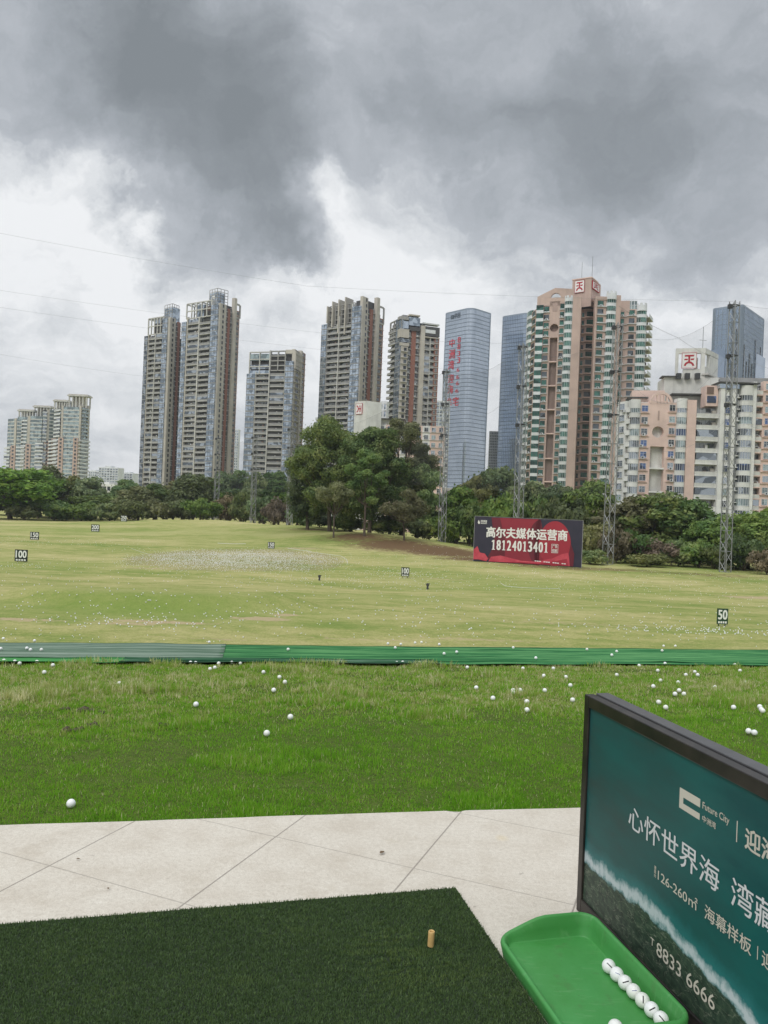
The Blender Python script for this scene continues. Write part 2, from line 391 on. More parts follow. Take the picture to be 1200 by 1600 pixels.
# ------------------------------------------------------------------ blades of grass on the terrace
def leafmat(name, ramp_stops, attrname, trans=.3, noise_scale=1.2, objrand=False, rough=.6):
    m = bpy.data.materials.new(name); m.use_nodes = True; T = NT(m.node_tree); T.n.clear()
    o = T.node('ShaderNodeOutputMaterial')
    pos = T.node('ShaderNodeNewGeometry').outputs['Position']
    if attrname: fac = T.node('ShaderNodeAttribute', attribute_name=attrname).outputs['Fac']
    else: fac = T.noise(pos, noise_scale, 3, .6)
    c = T.ramp(fac, ramp_stops)
    if objrand:
        oi = T.node('ShaderNodeObjectInfo')
        h = T.node('ShaderNodeHueSaturation'); T.put(h.inputs['Color'], c)
        T.put(h.inputs['Hue'], T.rng(oi.outputs['Random'], 0, 1, .47, .515)); T.put(h.inputs['Value'], T.rng(T.math('FRACT', T.math('MULTIPLY', oi.outputs['Random'], 7.3)), 0, 1, .7, 1.3))
        T.put(h.inputs['Saturation'], T.rng(T.math('FRACT', T.math('MULTIPLY', oi.outputs['Random'], 3.7)), 0, 1, .75, 1.1)); c = h.outputs[0]
    d = T.node('ShaderNodeBsdfPrincipled'); T.put(d.inputs['Base Color'], c); d.inputs['Roughness'].default_value = rough; d.inputs['Specular IOR Level'].default_value = .25
    t = T.node('ShaderNodeBsdfTranslucent'); T.put(t.inputs['Color'], T.mix(1.0, c, (1.25, 1.3, .7), 'MULTIPLY'))
    mx = T.node('ShaderNodeMixShader'); mx.inputs[0].default_value = trans
    T.l.new(d.outputs[0], mx.inputs[1]); T.l.new(t.outputs[0], mx.inputs[2]); T.l.new(mx.outputs[0], o.inputs[0])
    MATS[name] = m; return m
leafmat('grass_blade', [(0, (0.114, 0.282, 0.017)), (.25, (0.186, 0.408, 0.029)), (.45, (0.258, 0.432, 0.053)), (.65, (0.275, 0.325, 0.098)), (.82, (0.385, 0.400, 0.170)), (1, (0.66, 0.63, 0.47))], 'tint', .45)
def blades(x, y, z, h, w, tint, lean, name, mat):
    n = len(x); ang = RNG.uniform(0, 2*np.pi, n); la = RNG.uniform(0, 2*np.pi, n)
    le = np.abs(RNG.normal(0, lean, n)); dx, dy = np.cos(ang)*w*.5, np.sin(ang)*w*.5
    lx, ly = np.cos(la)*np.sin(le)*h, np.sin(la)*np.sin(le)*h; hz = np.cos(le)*h
    b = np.stack([x, y, z], -1); s = np.stack([dx, dy, 0*dx], -1)
    mid = b+np.stack([lx*.35, ly*.35, hz*.6], -1); tip = b+np.stack([lx, ly, hz], -1)
    V = np.stack([b-s, b+s, mid+s*.75, mid-s*.75, tip], 1).reshape(-1, 3)
    k = np.arange(n)[:, None]*5
    f = np.concatenate([k+np.array([[0, 1, 2]]), k+np.array([[0, 2, 3]]), k+np.array([[3, 2, 4]])])
    return npmesh(name, V, f, [MATS[mat]], False, 3, {'tint': np.repeat(np.clip(tint, 0, 1), 5)})
N = 620000
u = RNG.uniform(0, 1, N); v = DECK_V+.012+(NET0+.12-DECK_V)*u**1.55
uu = RNG.uniform(-1, 1, N)*(v*.62+1.3)
x = uu*ca-v*sa; y = uu*sa+v*ca
keep = (np.abs(x) < .50*y+.5)
x, y, v = x[keep], y[keep], v[keep]
coarse = smooth(4.9, 6.6, v+1.3*(fbm(x*.8, y*.8, 21)-.5)+.6*(fbm(x*3, y*3, 31)-.5))
tuft = smooth(.60, .72, fbm(x*1.6, y*2.2, 41))
thin = smooth(.30, .46, fbm(x*1.1+9, y*1.5, 71)+.12*(1-coarse))
keep = RNG.uniform(0, 1, len(x)) < .30+.70*thin
x, y, v, coarse, tuft = x[keep], y[keep], v[keep], coarse[keep], tuft[keep]
z = ground(x, y)-.012
clump = fbm(x*7, y*7, 95, 3)
h = (.014+.030*clump+.020*coarse*clump+.042*tuft*coarse+.02*tuft)*RNG.uniform(.55, 1.25, len(x))
h *= .7+.3*smooth(DECK_V, DECK_V+.1, v)
w = (.0032+.0022*coarse)*(1+.10*(v-3.6))*RNG.uniform(.7, 1.3, len(x))
tint = .06+.40*(fbm(x*1.3, y*1.3, 61)-.35)+.38*coarse+.11*tuft+.40*(clump-.45)+.04*smooth(6.5, 9.2, v)+.28*(fbm(x*2.6, y*3.4, 97)-.5)*coarse+(.25+.55*coarse)*(vnoise(x*19, y*24, 98)-.5)+RNG.normal(0, .17, len(x))
tint = np.where(RNG.uniform(0, 1, len(x)) < .04+.10*coarse, RNG.uniform(.8, 1, len(x)), tint)
tag(obj('grass', blades(x, y, z, h, w, tint, .55, 'grass', 'grass_blade')), 'lush green lawn grass, drier and coarser away from the paving', 'grass', kind='stuff')
pmat('soil_clod', (.080, .066, .036), scale=30, bump=.6, bscale=60)
def clod(px, py, r, label):
    g = on_ground(px, py); mb = MB(); rr = random.Random(int(px*7+py))
    for k in range(7):
        c = Vector((rr.uniform(-r, r), rr.uniform(-r, r)*.6, rr.uniform(0, r*.25))); q = r*rr.uniform(.3, .55)
        vs = []; 
        for i in range(5):
            t = math.pi*i/4
            for j in range(7):
                a = 2*math.pi*j/7; jj = q*rr.uniform(.75, 1.2)
                vs.append((c.x+jj*math.sin(t)*math.cos(a), c.y+jj*math.sin(t)*math.sin(a), c.z+jj*.8*math.cos(t)))
        mb.add(vs, [(i*7+j, i*7+(j+1) % 7, (i+1)*7+(j+1) % 7, (i+1)*7+j) for i in range(4) for j in range(7)], 'soil_clod')
    tag(mb.build('soil_clod', loc=(g.x, g.y, g.z+.004)), label, 'soil clod', 'clods of torn earth in the lawn')
for a in ((131, 1113, .06, 'tallest dark clod of torn earth in the lawn on the left'), (112, 1144, .055, 'nearest dark clod of torn earth in the lawn on the left'),
          (146, 1136, .045, 'brown clod of torn earth right of the nearest clod in the lawn'), (101, 1111, .035, 'small dark clod of earth at the far left of the clod cluster'),
          (159, 1115, .03, 'small dark clod of earth at the right end of the farthest clods'), (256, 1135, .035, 'small brown clod of earth alone in the middle of the lawn'),
          (187, 1075, .035, 'small clod of earth just behind a white ball on the left lawn')): clod(*a)

# ------------------------------------------------------------------ strip of green netting laid along the brow of the terrace
def netmat(name, c1, c2, fold):
    m = bpy.data.materials.new(name); m.use_nodes = True; T = NT(m.node_tree); T.n.clear()
    o = T.node('ShaderNodeOutputMaterial'); p = T.node('ShaderNodeBsdfPrincipled'); T.l.new(p.outputs[0], o.inputs[0])
    pos = T.node('ShaderNodeNewGeometry').outputs['Position']; px_, py_, pz_ = T.sep(pos)
    u = T.math('ADD', T.math('MULTIPLY', px_, ca), T.math('MULTIPLY', py_, sa)); v = T.math('SUBTRACT', T.math('MULTIPLY', py_, ca), T.math('MULTIPLY', px_, sa))
    n = T.noise(T.comb(T.math('MULTIPLY', u, .16), T.math('MULTIPLY', v, 5.5), 0.0), 1.6, 5, .7)
    k = T.noise(T.comb(T.math('MULTIPLY', u, 1.2), T.math('MULTIPLY', v, 24), 0.0), 1.0, 3, .7)
    c = T.ramp(T.math('ADD', T.math('MULTIPLY', n, .7), T.math('MULTIPLY', k, .35)), [(.40, c2), (.50, c1), (.60, fold)])
    T.put(p.inputs['Base Color'], c); p.inputs['Roughness'].default_value = .95; p.inputs['Specular IOR Level'].default_value = .05
    b = T.node('ShaderNodeBump'); b.inputs['Strength'].default_value = .6; b.inputs['Distance'].default_value = .03
    T.put(b.inputs['Height'], T.math('ADD', n, k)); T.l.new(b.outputs[0], p.inputs['Normal']); MATS[name] = m
netmat('net_green', (.032, .145, .052), (.009, .048, .020), (.105, .27, .105))
netmat('net_grey', (.115, .175, .125), (.035, .08, .05), (.23, .29, .235))
netmat('net_deep', (.018, .075, .034), (.006, .026, .014), (.11, .19, .13))
netmat('net_bright', (.042, .19, .055), (.018, .085, .028), (.085, .28, .09))
def net_sheet(u0, u1, v0, v1, lift, mat, label, seed, ridges=7):
    us = np.arange(u0, u1+.001, .09); vs = np.linspace(v0, v1, 34); U, V = np.meshgrid(us, vs)
    V = V+.05*(fbm(U*.5, V*0, seed)-.5)+.012*np.sin(U*5+seed)*(V > v1-.15)
    xx = U*ca-V*sa; yy = U*sa+V*ca
    zz = ground(xx, yy)+lift+.008*np.sin((V-v0)/(v1-v0)*math.pi*2*ridges+2.5*fbm(U*.25, V*.4, seed+3))*(.4+fbm(U*.4, V*2, seed+5))+.016*(fbm(U*1.2, V*4, seed+8)-.5)+.01
    ids = np.arange(U.size).reshape(U.shape)
    f = np.stack([ids[:-1, :-1], ids[:-1, 1:], ids[1:, 1:], ids[1:, :-1]], -1).reshape(-1, 4)
    me = npmesh('green_net', np.stack([xx, yy, zz], -1).reshape(-1, 3), f, [MATS[mat]], True)
    o = obj('green_net', me); md = o.modifiers.new('s', 'SOLIDIFY'); md.thickness = .004
    tag(o, label, 'netting', 'lengths of green netting along the edge of the tee terrace')
net_sheet(-14, -.2, NET0+.50, NET1, .028, 'net_grey', 'faded grey green netting at the left end of the strip', 1, 4)
net_sheet(-.29, 12, NET0+.40, NET1, .020, 'net_green', 'dark green ridged netting laid over the middle and right of the strip', 2, 8)
net_sheet(-14, -1.3, NET0+.02, NET0+.54, .022, 'net_bright', 'bright green netting edge in front of the faded grey length on the left', 3, 2)
net_sheet(-1.4, 2.5, NET0+.0, NET0+.48, .030, 'net_deep', 'wrinkled dark green netting edge in the middle, nearest the lawn', 4, 3)
net_sheet(2.4, 12, NET0+.05, NET0+.44, .018, 'net_green', 'smooth green netting edge on the right, nearest the lawn', 5, 2)

# ------------------------------------------------------------------ a few dry leaves blown on to the paving
pmat('dry_leaf', (.15, .10, .055), rough=.8, scale=60)
for px, py, L_, rot, lb in ((597, 1334, .030, .9, 'curled dry leaf on the paving right of centre, nearest the lawn joint'), (122, 1344, .016, .3, 'small dark dry leaf on the paving at the left, nearer the lawn'), (169, 1390, .014, 2.0, 'tiny dark dry leaf on the paving at the left, nearer the mat')):
    g = atz(px, py, .002); mb = MB(); n = 6; vs = []
    for i in range(n+1):
        t = i/n; w = L_*.30*math.sin(math.pi*min(.98, t+.02)); zz = .004+L_*.22*abs(t-.5)**1.3
        vs += [(L_*(t-.5), -w, zz+w*.5), (L_*(t-.5), 0, zz), (L_*(t-.5), w, zz+w*.6)]
    mb.add(vs, [(3*i+k, 3*i+k+1, 3*i+k+4, 3*i+k+3) for i in range(n) for k in range(2)], 'dry_leaf'); o = mb.build('dry_leaf', None, True, tuple(g)); o.rotation_euler = (0, 0, rot); tag(o, lb, 'leaf', 'dry leaves on the paving')

# ------------------------------------------------------------------ hitting mat
A_MAT = math.radians(13.6); er = Vector((math.cos(A_MAT), math.sin(A_MAT), 0)); ef = Vector((-math.sin(A_MAT), math.cos(A_MAT), 0))
mc = atz(712, 1383, .030)
pmat('mat_backing', (.012, .022, .009), rough=.9, scale=20, col2=(.02, .035, .012))
leafmat('mat_pile', [(0, (.040, .074, .032)), (.5, (.082, .136, .050)), (1, (.145, .20, .060))], 'tint', .2)
mt = thing('hitting_mat', 'large dark green artificial turf hitting mat on the paving', 'golf mat', (mc.x, mc.y, 0))
mb = MB(); Wm, Lm = 2.6, 1.75
mb.prism([(0, 0), tuple((-er*Wm).xy), tuple((-er*Wm-ef*Lm).xy), tuple((-ef*Lm).xy)], .004, .020, 'mat_backing'); mb.build('base', mt)
N = 430000
a = -Wm*RNG.uniform(0, 1, N); bq = -Lm*RNG.uniform(0, 1, N)
x = a*er.x+bq*ef.x; y = a*er.y+bq*ef.y
keep = (np.abs(x+mc.x) < .5*(y+mc.y)+.15) & (y+mc.y > 1.75); x, y, a, bq = x[keep], y[keep], a[keep], bq[keep]
wave = .5+.5*np.sin((bq+.20*(fbm(a*4, bq*7, 81, 5)-.5))*2*np.pi/.030)
worn = np.exp(-(((a+.33)/.20)**2+((bq+.46)/.17)**2))
tint = .40+.34*(fbm(a*40, bq*62, 82)-.5)+.30*(fbm(a*6, bq*9, 85)-.5)+(.12+.38*worn)*(wave-.4)+.14*worn+RNG.normal(0, .07, len(x))+.30*(bq < -.9*1)*0
hh = (.0062+.005*fbm(a*40, bq*60, 84)+.002*wave+.004*worn*wave)*RNG.uniform(.7, 1.2, len(x))
obj('pile', blades(x, y, np.full(len(x), .0195), hh, .0024*RNG.uniform(.7, 1.3, len(x)), tint, .75, 'pile', 'mat_pile'), mt)

# ------------------------------------------------------------------ rubber tee
pmat('tee_rubber', (.60, .40, .16), rough=.5, scale=40, spec=.4)
te = atz(673, 1476, .03); mb = MB(); R = .0105; n = 20
prof = [(R*1.02, -.004), (R*1.02, .039), (R*1.0, .0435), (R*.90, .045), (R*.74, .0445), (R*.68, .039), (R*.66, .015)]
vs = [(r*math.cos(2*math.pi*k/n), r*math.sin(2*math.pi*k/n), zz) for r, zz in prof for k in range(n)]
mb.add(vs, [(i*n+k, i*n+(k+1) % n, (i+1)*n+(k+1) % n, (i+1)*n+k) for i in range(len(prof)-1) for k in range(n)]+[tuple((len(prof)-1)*n+k for k in range(n))], 'tee_rubber')
o = mb.build('rubber_tee', None, True, (te.x, te.y, .03)); o.rotation_euler = (0, math.radians(1.5), 0)
tag(o, 'short tan rubber tee standing up in the dark hitting mat', 'golf tee')

# ------------------------------------------------------------------ ball tray
m = pmat('tray_green', (.045, .225, .045), rough=.42, var=.10, scale=6, bump=.05, bscale=60, col2=(.06, .27, .07)); T = NT(m.node_tree); p = T.n['Principled BSDF']
pos = T.node('ShaderNodeNewGeometry').outputs['Position']; base = p.inputs['Base Color'].links[0].from_socket
scr = T.node('ShaderNodeTexNoise'); T.put(scr.inputs['Vector'], T.vec('MULTIPLY', pos, (9, 55, 9))); scr.inputs['Scale'].default_value = 1.5; scr.inputs['Detail'].default_value = 6
dirt_ = T.noise(pos, 14, 6, .7)
c = T.mix(T.rng(scr.outputs[0], .60, .72, 0, .35), base, (.16, .36, .15)); c = T.mix(T.rng(dirt_, .58, .76, 0, .55), c, (.075, .135, .05)); c = T.mix(T.rng(T.noise(pos, 120, 2), .72, .76, 0, .7), c, (.05, .06, .03))
T.put(p.inputs['Base Color'], c); T.put(p.inputs['Roughness'], T.rng(dirt_, .3, .7, .34, .65))
FLOOR_Z = .030
def ab(p): return p.x*er.x+p.y*er.y, p.x*ef.x+p.y*ef.y
a0, a1, b0, b1 = 1.021, 1.372, 1.815, 2.402
tc = er*((a0+a1)/2)+ef*((b0+b1)/2); w2, l2 = (a1-a0)/2, (b1-b0)/2
def rrect(w, l, r, n=8):
    out = []
    for cx, cy, s in ((w-r, l-r, 0), (-w+r, l-r, 90), (-w+r, -l+r, 180), (w-r, -l+r, 270)):
        for k in range(n+1):
            t = math.radians(s+90*k/n); out.append((cx+r*math.cos(t), cy+r*math.sin(t)))
        # extra points along the following straight
        nx = {0: (-w+r, l), 90: (-w, -l+r), 180: (w-r, -l), 270: (w, l-r)}[s]; p0 = out[-1]
        for k in range(1, 8): out.append((p0[0]+(nx[0]-p0[0])*k/8, p0[1]+(nx[1]-p0[1])*k/8))
    return out
def rim(a): return .054+.050*float(smooth(-w2*1.0, w2*.05, a))
rings = [(0.010, .0, 0), (.0, None, -.010), (.002, None, -.003), (.007, None, 0), (.013, None, -.001), (.017, None, -.006), (.021, 'mid', 0), (.0255, FLOOR_Z+.004, 0), (.0275, FLOOR_Z+.0008, 0), (.031, FLOOR_Z, 0), (.06, FLOOR_Z, 0)]
vs = []; npnt = None
for ins, zz, dz in rings:
    L = rrect(w2-ins, l2-ins, max(.060-ins*.9, .022)); npnt = len(L)
    for (pa, pb) in L:
        rz = rim(pa)
        q = rz+dz if zz is None else (zz if zz != 'mid' else FLOOR_Z+(rz-FLOOR_Z)*.45)
        P = er*pa+ef*pb; vs.append((P.x, P.y, q))
fs = [(i*npnt+k, i*npnt+(k+1) % npnt, (i+1)*npnt+(k+1) % npnt, (i+1)*npnt+k) for i in range(len(rings)-1) for k in range(npnt)]
fs.append(tuple((len(rings)-1)*npnt+k for k in range(npnt)))
mb = MB(); mb.add(vs, fs, 'tray_green')
o = mb.build('ball_tray', None, True, (tc.x, tc.y, .003)); tag(o, 'bright green plastic ball tray with raised rim beside the advertising board', 'ball tray')

# ------------------------------------------------------------------ golf balls
m = bpy.data.materials.new('golf_ball'); m.use_nodes = True; T = NT(m.node_tree); p = T.n['Principled BSDF']
oc = T.node('ShaderNodeTexCoord').outputs['Object']; oi = T.node('ShaderNodeObjectInfo').outputs['Random']
T.put(p.inputs['Base Color'], T.mix(T.rng(T.noise(oc, 60, 4, .7), .55, .8, 0, .35), T.mix(oi, (.80, .81, .82), (.74, .75, .70)), (.50, .48, .42)))
p.inputs['Roughness'].default_value = .35; p.inputs['Specular IOR Level'].default_value = .5
vor = T.node('ShaderNodeTexVoronoi'); vor.inputs['Scale'].default_value = 330; T.put(vor.inputs['Vector'], oc)
b = T.node('ShaderNodeBump'); b.inputs['Strength'].default_value = .5; b.inputs['Distance'].default_value = .0006
T.put(b.inputs['Height'], T.rng(vor.outputs['Distance'], .1, .55)); T.l.new(b.outputs[0], p.inputs['Normal']); MATS['golf_ball'] = m
def sphere_mb(r, ns, nr, mat):
    mb = MB(); vs = [(0, 0, r)]
    for i in range(1, nr):
        t = math.pi*i/nr
        for k in range(ns): vs.append((r*math.sin(t)*math.cos(2*math.pi*k/ns), r*math.sin(t)*math.sin(2*math.pi*k/ns), r*math.cos(t)))
    vs.append((0, 0, -r)); fs = [(0, 1+k, 1+(k+1) % ns) for k in range(ns)]
    for i in range(nr-2):
        for k in range(ns): fs.append((1+i*ns+k, 1+(i+1)*ns+k, 1+(i+1)*ns+(k+1) % ns, 1+i*ns+(k+1) % ns))
    q = 1+(nr-2)*ns; fs += [(q+k, len(vs)-1, q+(k+1) % ns) for k in range(ns)]
    mb.add(vs, fs, mat); return mb
BR = .02135
ball_me = sphere_mb(BR, 24, 14, 'golf_ball').mesh('golf_ball', True)
small_me = sphere_mb(BR, 10, 7, 'golf_ball').mesh('golf_ball', True)
pmat('ink', (.02, .02, .022), rough=.5); pmat('ink_blue', (.18, .22, .40), rough=.5)
def mark_mesh(length, width, mat):
    mb = MB(); n = 10; vs = []
    for i in range(n+1):
        t = (i/n-.5)*length/BR
        for s in (-.5, .5):
            q = s*width/BR; d = Vector((math.sin(t), math.sin(q)*math.cos(t), math.cos(t)*math.cos(q))).normalized()*(BR+.00025); vs.append(d)
    mb.add(vs, [(2*i, 2*i+1, 2*i+3, 2*i+2) for i in range(n)], mat); return mb.mesh('printed_line')
mk_bold, mk_thin = mark_mesh(.020, .0032, 'ink'), mark_mesh(.014, .0018, 'ink_blue')
TB = [(955, 1511, mk_bold, 35, 'first golf ball at the far end of the tray row, black line sloping right'),
      (967, 1523, mk_thin, 10, 'second golf ball from the far end of the tray row, faint blue print'),
      (978, 1537, mk_bold, -25, 'third golf ball from the far end of the tray row, bold black line across'),
      (990, 1549, mk_thin, -15, 'fourth golf ball from the far end, in the middle of the tray row'),
      (1003, 1561, mk_bold, 88, 'fifth golf ball of the tray row with a black line running up and down'),
      (1017, 1574, mk_bold, -35, 'sixth golf ball of the tray row, second from the near end, short dark mark'),
      (1030, 1587, mk_bold, 38, 'seventh golf ball at the near end of the row in the green tray'),
      (962, 1606, mk_thin, 0, 'golf ball lying apart on the tray floor, cut by the bottom of the photo')]
pb = [atz(q[0], q[1], FLOOR_Z+BR+.004) for q in TB]
dv = (pb[6]-pb[0])/6.0; dv = dv.normalized()*.0432
for i, q in enumerate(TB):
    loc = (pb[3]+dv*(i-3)) if i < 7 else pb[7]
    o = obj('golf_ball', ball_me, None, loc); tag(o, q[4], 'golf ball', 'golf balls in the green tray')
    vd = (Vector((0, 0, CH))-Vector(loc)).normalized()
    yv = (Vector((0, 0, 1))-vd*vd.z).normalized(); xv = yv.cross(vd)
    a = math.radians(-q[3]); xr = xv*math.cos(a)+yv*math.sin(a); yr = -xv*math.sin(a)+yv*math.cos(a)
    vd2 = (vd+xv*.10+yv*.12).normalized(); xr = (xr-vd2*xr.dot(vd2)).normalized(); yr = vd2.cross(xr)
    o.rotation_euler = Matrix((xr, yr, vd2)).transposed().to_euler()
    obj('printed_line', q[2], o)
def balls(lst, sc, ox, oy, label, group, me, lift):
    for (qx, qy) in lst:
        g = on_ground(ox+qx/sc, oy+qy/sc); o = obj('golf_ball', me, None, (g.x, g.y, g.z+BR+lift)); o.rotation_euler = (random.uniform(0, 6), random.uniform(0, 6), 0)
        tag(o, label, 'golf ball', group)
g = on_ground(110.5, 1264); o = obj('golf_ball', ball_me, None, (g.x, g.y, g.z+BR+.002)); tag(o, 'large white golf ball alone on the lawn close to the paving edge', 'golf ball', 'golf balls on the lawn')
for (qx, qy, lb) in ((453.5, 1126, 'white golf ball in mid lawn, just behind and right of its neighbour'), (416.5, 1153, 'white golf ball in the middle of the lawn, second nearest to the paving')):
    g = on_ground(qx, qy); o = obj('golf_ball', ball_me, None, (g.x, g.y, g.z+BR+.006)); tag(o, lb, 'golf ball', 'golf balls on the lawn')
LB = 'white golf ball lying in the coarse grass near the green netting'
balls([(12, 32), (46, 35), (61, 41), (115, 36), (165, 47), (138, 70), (372, 106), (612, 173), (855, 127), (890, 101), (823, 69), (873, 85), (595, 38), (611, 39), (656, 59), (671, 54), (683, 41), (724, 38), (751, 40)], 2, 0, 1020, LB, 'golf balls on the lawn', ball_me, .007)
balls([(260, 53), (434, 56), (529, 56), (499, 80), (568, 84), (288, 119), (403, 127), (403, 134), (425, 127), (502, 127), (340, 153), (446, 163), (446, 190), (589, 158), (582, 111), (40, 38), (58, 37), (110, 38), (727, 77), (855, 63), (797, 47), (878, 40), (943, 77), (971, 67), (980, 77), (1096, 44), (1112, 63), (1128, 100), (1035, 117), (841, 114), (864, 95), (919, 101), (922, 127), (909, 139), (937, 139), (858, 165), (880, 182), (1092, 182), (1174, 179), (1179, 188), (1183, 193), (1139, 258), (1157, 262)], 2, 600, 1020, LB, 'golf balls on the lawn', ball_me, .007)
LN = 'white golf ball resting on the ridged green netting strip'
balls([(15, 672), (31, 669), (161, 683), (125, 720), (142, 727), (193, 727), (421, 674), (970, 674), (1002, 674), (1030, 671), (980, 689), (3, 723)], 3, 0, 780, LN, 'golf balls on the netting', ball_me, .038)
balls([(618, 634), (678, 637), (652, 654), (745, 630), (775, 627), (796, 617), (858, 638), (1020, 627), (1174, 622), (150, 663), (881, 683), (940, 675)], 3, 400, 800, LN, 'golf balls on the netting', ball_me, .036)
balls([(5, 503), (351, 511), (490, 521), (467, 539), (710, 494), (765, 494), (703, 517), (1145, 485), (111, 554)], 3, 800, 850, LN, 'golf balls on the netting', ball_me, .036)
# on the range: the nearest hundred and fifty one by one, the thousands beyond as one
cand = []
while len(cand) < 1000:
    qx, qy = random.uniform(-10, 1210), random.uniform(868, 1001)
    if random.random() < .35 and not (540 < qx < 760 or 850 < qx): continue
    cand.append(on_ground(qx, qy))
cand.sort(key=lambda p: p.y)
for p_ in cand[:130]:
    o = obj('golf_ball', small_me, None, (p_.x, p_.y, p_.z+BR+.012)); tag(o, 'tiny white golf ball far down on the worn range turf', 'golf ball', 'golf balls scattered over the range')
far = [Vector(p_) for p_ in cand[130:]]
def add_far(n, fx, fy):
    for _ in range(n):
        xx, yy = fx(), fy(); far.append(Vector((xx, yy, float(ground(xx, yy)))))
k = 0
while k < 6000:
    xx, yy = random.gauss(TGT[0], 9.5), random.gauss(TGT[1], 14)
    if ((xx-TGT[0])/TGT[2])**2+((yy-TGT[1])/TGT[3])**2 > random.uniform(.5, 1.25): continue
    far.append(Vector((xx, yy, 0))); k += 1
for cx, cy, n, rx, ry in ((630, 895, 130, 3, 4), (760, 875, 260, 16, 10), (880, 905, 160, 12, 8), (1150, 905, 60, 10, 6), (60, 846, 120, 12, 9), (230, 972, 90, 3, 1.2), (520, 905, 240, 10, 6),
                          (1030, 985, 45, 2.5, .8), (1125, 986, 60, 1.6, .8), (420, 957, 30, .8, .8), (300, 885, 120, 8, 4), (150, 850, 90, 14, 9), (30, 884, 60, 3, 2), (1090, 925, 70, 14, 8)):
    c = on_ground(cx, cy)
    for _ in range(n): far.append(Vector((random.gauss(c.x, rx), random.gauss(c.y, ry), 0)))
fx_ = np.array([(p_.x, p_.y) for p_ in far]); fz = ground(fx_[:, 0], fx_[:, 1])+.03
sp = sphere_mb(.034, 6, 4, 'golf_ball'); sv = np.array([tuple(q) for q in sp.v])
tri = np.array([t for q in sp.f for t in ([q] if len(q) == 3 else [(q[0], q[1], q[2]), (q[0], q[2], q[3])])])
V = (np.concatenate([fx_, fz[:, None]], 1)[:, None, :]+sv[None]).reshape(-1, 3); Fq = (np.arange(len(far))[:, None, None]*len(sv)+tri[None]).reshape(-1, 3)
tag(obj('range_balls', npmesh('range_balls', V, Fq, [MATS['golf_ball']], True, 3)), 'countless white range balls strewn over the target green and beyond', 'golf balls', kind='stuff')

# ------------------------------------------------------------------ writing
def text_mb(body, mat, bold=0.0, boldy=None, zstep=.0015):
    """flat lettering; bold lettering is thickened with slightly shifted layers"""
    cu = bpy.data.curves.new('writing', 'FONT'); cu.body = body; cu.size = 1.0; cu.resolution_u = 3
    to = bpy.data.objects.new('writing', cu); COL.objects.link(to)
    dg = bpy.context.evaluated_depsgraph_get(); dg.update()
    me = bpy.data.meshes.new_from_object(to.evaluated_get(dg)); mb = MB(); by = bold*.7 if boldy is None else boldy
    sh = [(0, 0)] if bold == 0 else [(-bold, -by), (-bold, by), (bold, -by), (bold, by), (0, 0), (-bold*.5, 0), (bold*.5, 0)]
    for k, (dx, dy) in enumerate(sh):
        q = MB(); q.v = [(v.co.x+dx, v.co.y+dy, k*zstep) for v in me.vertices]; q.f = [tuple(p.vertices) for p in me.polygons]; q.m = [mat]*len(q.f); mb.merge(q)
    bpy.data.objects.remove(to); bpy.data.meshes.remove(me); bpy.data.curves.remove(cu)
    return mb
def fit(mb, x0, x1, y0, y1):
    """stretch flat lettering into a rectangle"""
    a = np.array(mb.v); lo, hi = a.min(0), a.max(0)
    mb.v = [(x0+(v[0]-lo[0])/(hi[0]-lo[0])*(x1-x0), y0+(v[1]-lo[1])/(hi[1]-lo[1])*(y1-y0), v[2]) for v in mb.v]; return mb

# ------------------------------------------------------------------ advertising board at the tee
s0 = atz(900, 1421, 0); s1 = atz(1066, 1600, 0); es = (s1-s0).normalized(); nrm = es.cross(Vector((0, 0, 1)))   # nrm points to the left
HB = CH+ray(908, 1084).z*s0.y; LBRD = 1.75
def on_board(px, py):
    r = ray(px, py); t = (s0.dot(nrm)-Vector((0, 0, CH)).dot(nrm))/r.dot(nrm); P = Vector((0, 0, CH))+r*t-s0; return P.dot(es), P.z
BM = Matrix(((es.x, 0, nrm.x, s0.x), (es.y, 0, nrm.y, s0.y), (0, 1, 0, 0), (0, 0, 0, 1)))     # board frame: x along it, y up, z out of its face
pmat('board_frame', (.008, .008, .008), rough=.33, scale=11, col2=(.034, .028, .024), bump=.1, bscale=40, spec=.35)
pmat('board_top', (.10, .10, .103), rough=.34, metal=.3, scale=14, col2=(.07, .07, .072), bump=.15, bscale=50)
pmat('print_white', (.66, .67, .68), var=.02, rough=.5); pmat('print_cream', (.58, .55, .47), var=.02, rough=.5)
# printed picture: teal sea, a line of surf, dark wooded shore
m = bpy.data.materials.new('poster_print'); m.use_nodes = True; T = NT(m.node_tree); p = T.n['Principled BSDF']
oc = T.node('ShaderNodeTexCoord').outputs['Object']; s_, z_, q_ = T.sep(oc)
flat = T.comb(s_, z_, 0.0)
curve = T.node('ShaderNodeFloatCurve'); T.put(curve.inputs['Value'], T.math('DIVIDE', s_, 1.75))
cm = curve.mapping.curves[0]; cm.points[0].location = (0, .205*2); cm.points[1].location = (1, .0)
for s, zz in ((.12, .205), (.24, .222), (.32, .218), (.40, .198), (.50, .180), (.56, .150), (.75, .07)): cm.points.new(s, zz*2)
curve.mapping.update()
line = T.math('MULTIPLY', curve.outputs[0], .5)
d = T.math('SUBTRACT', z_, line)
d = T.math('ADD', d, T.math('MULTIPLY', T.math('SUBTRACT', T.noise(flat, 14, 5, .7), .5), .075))
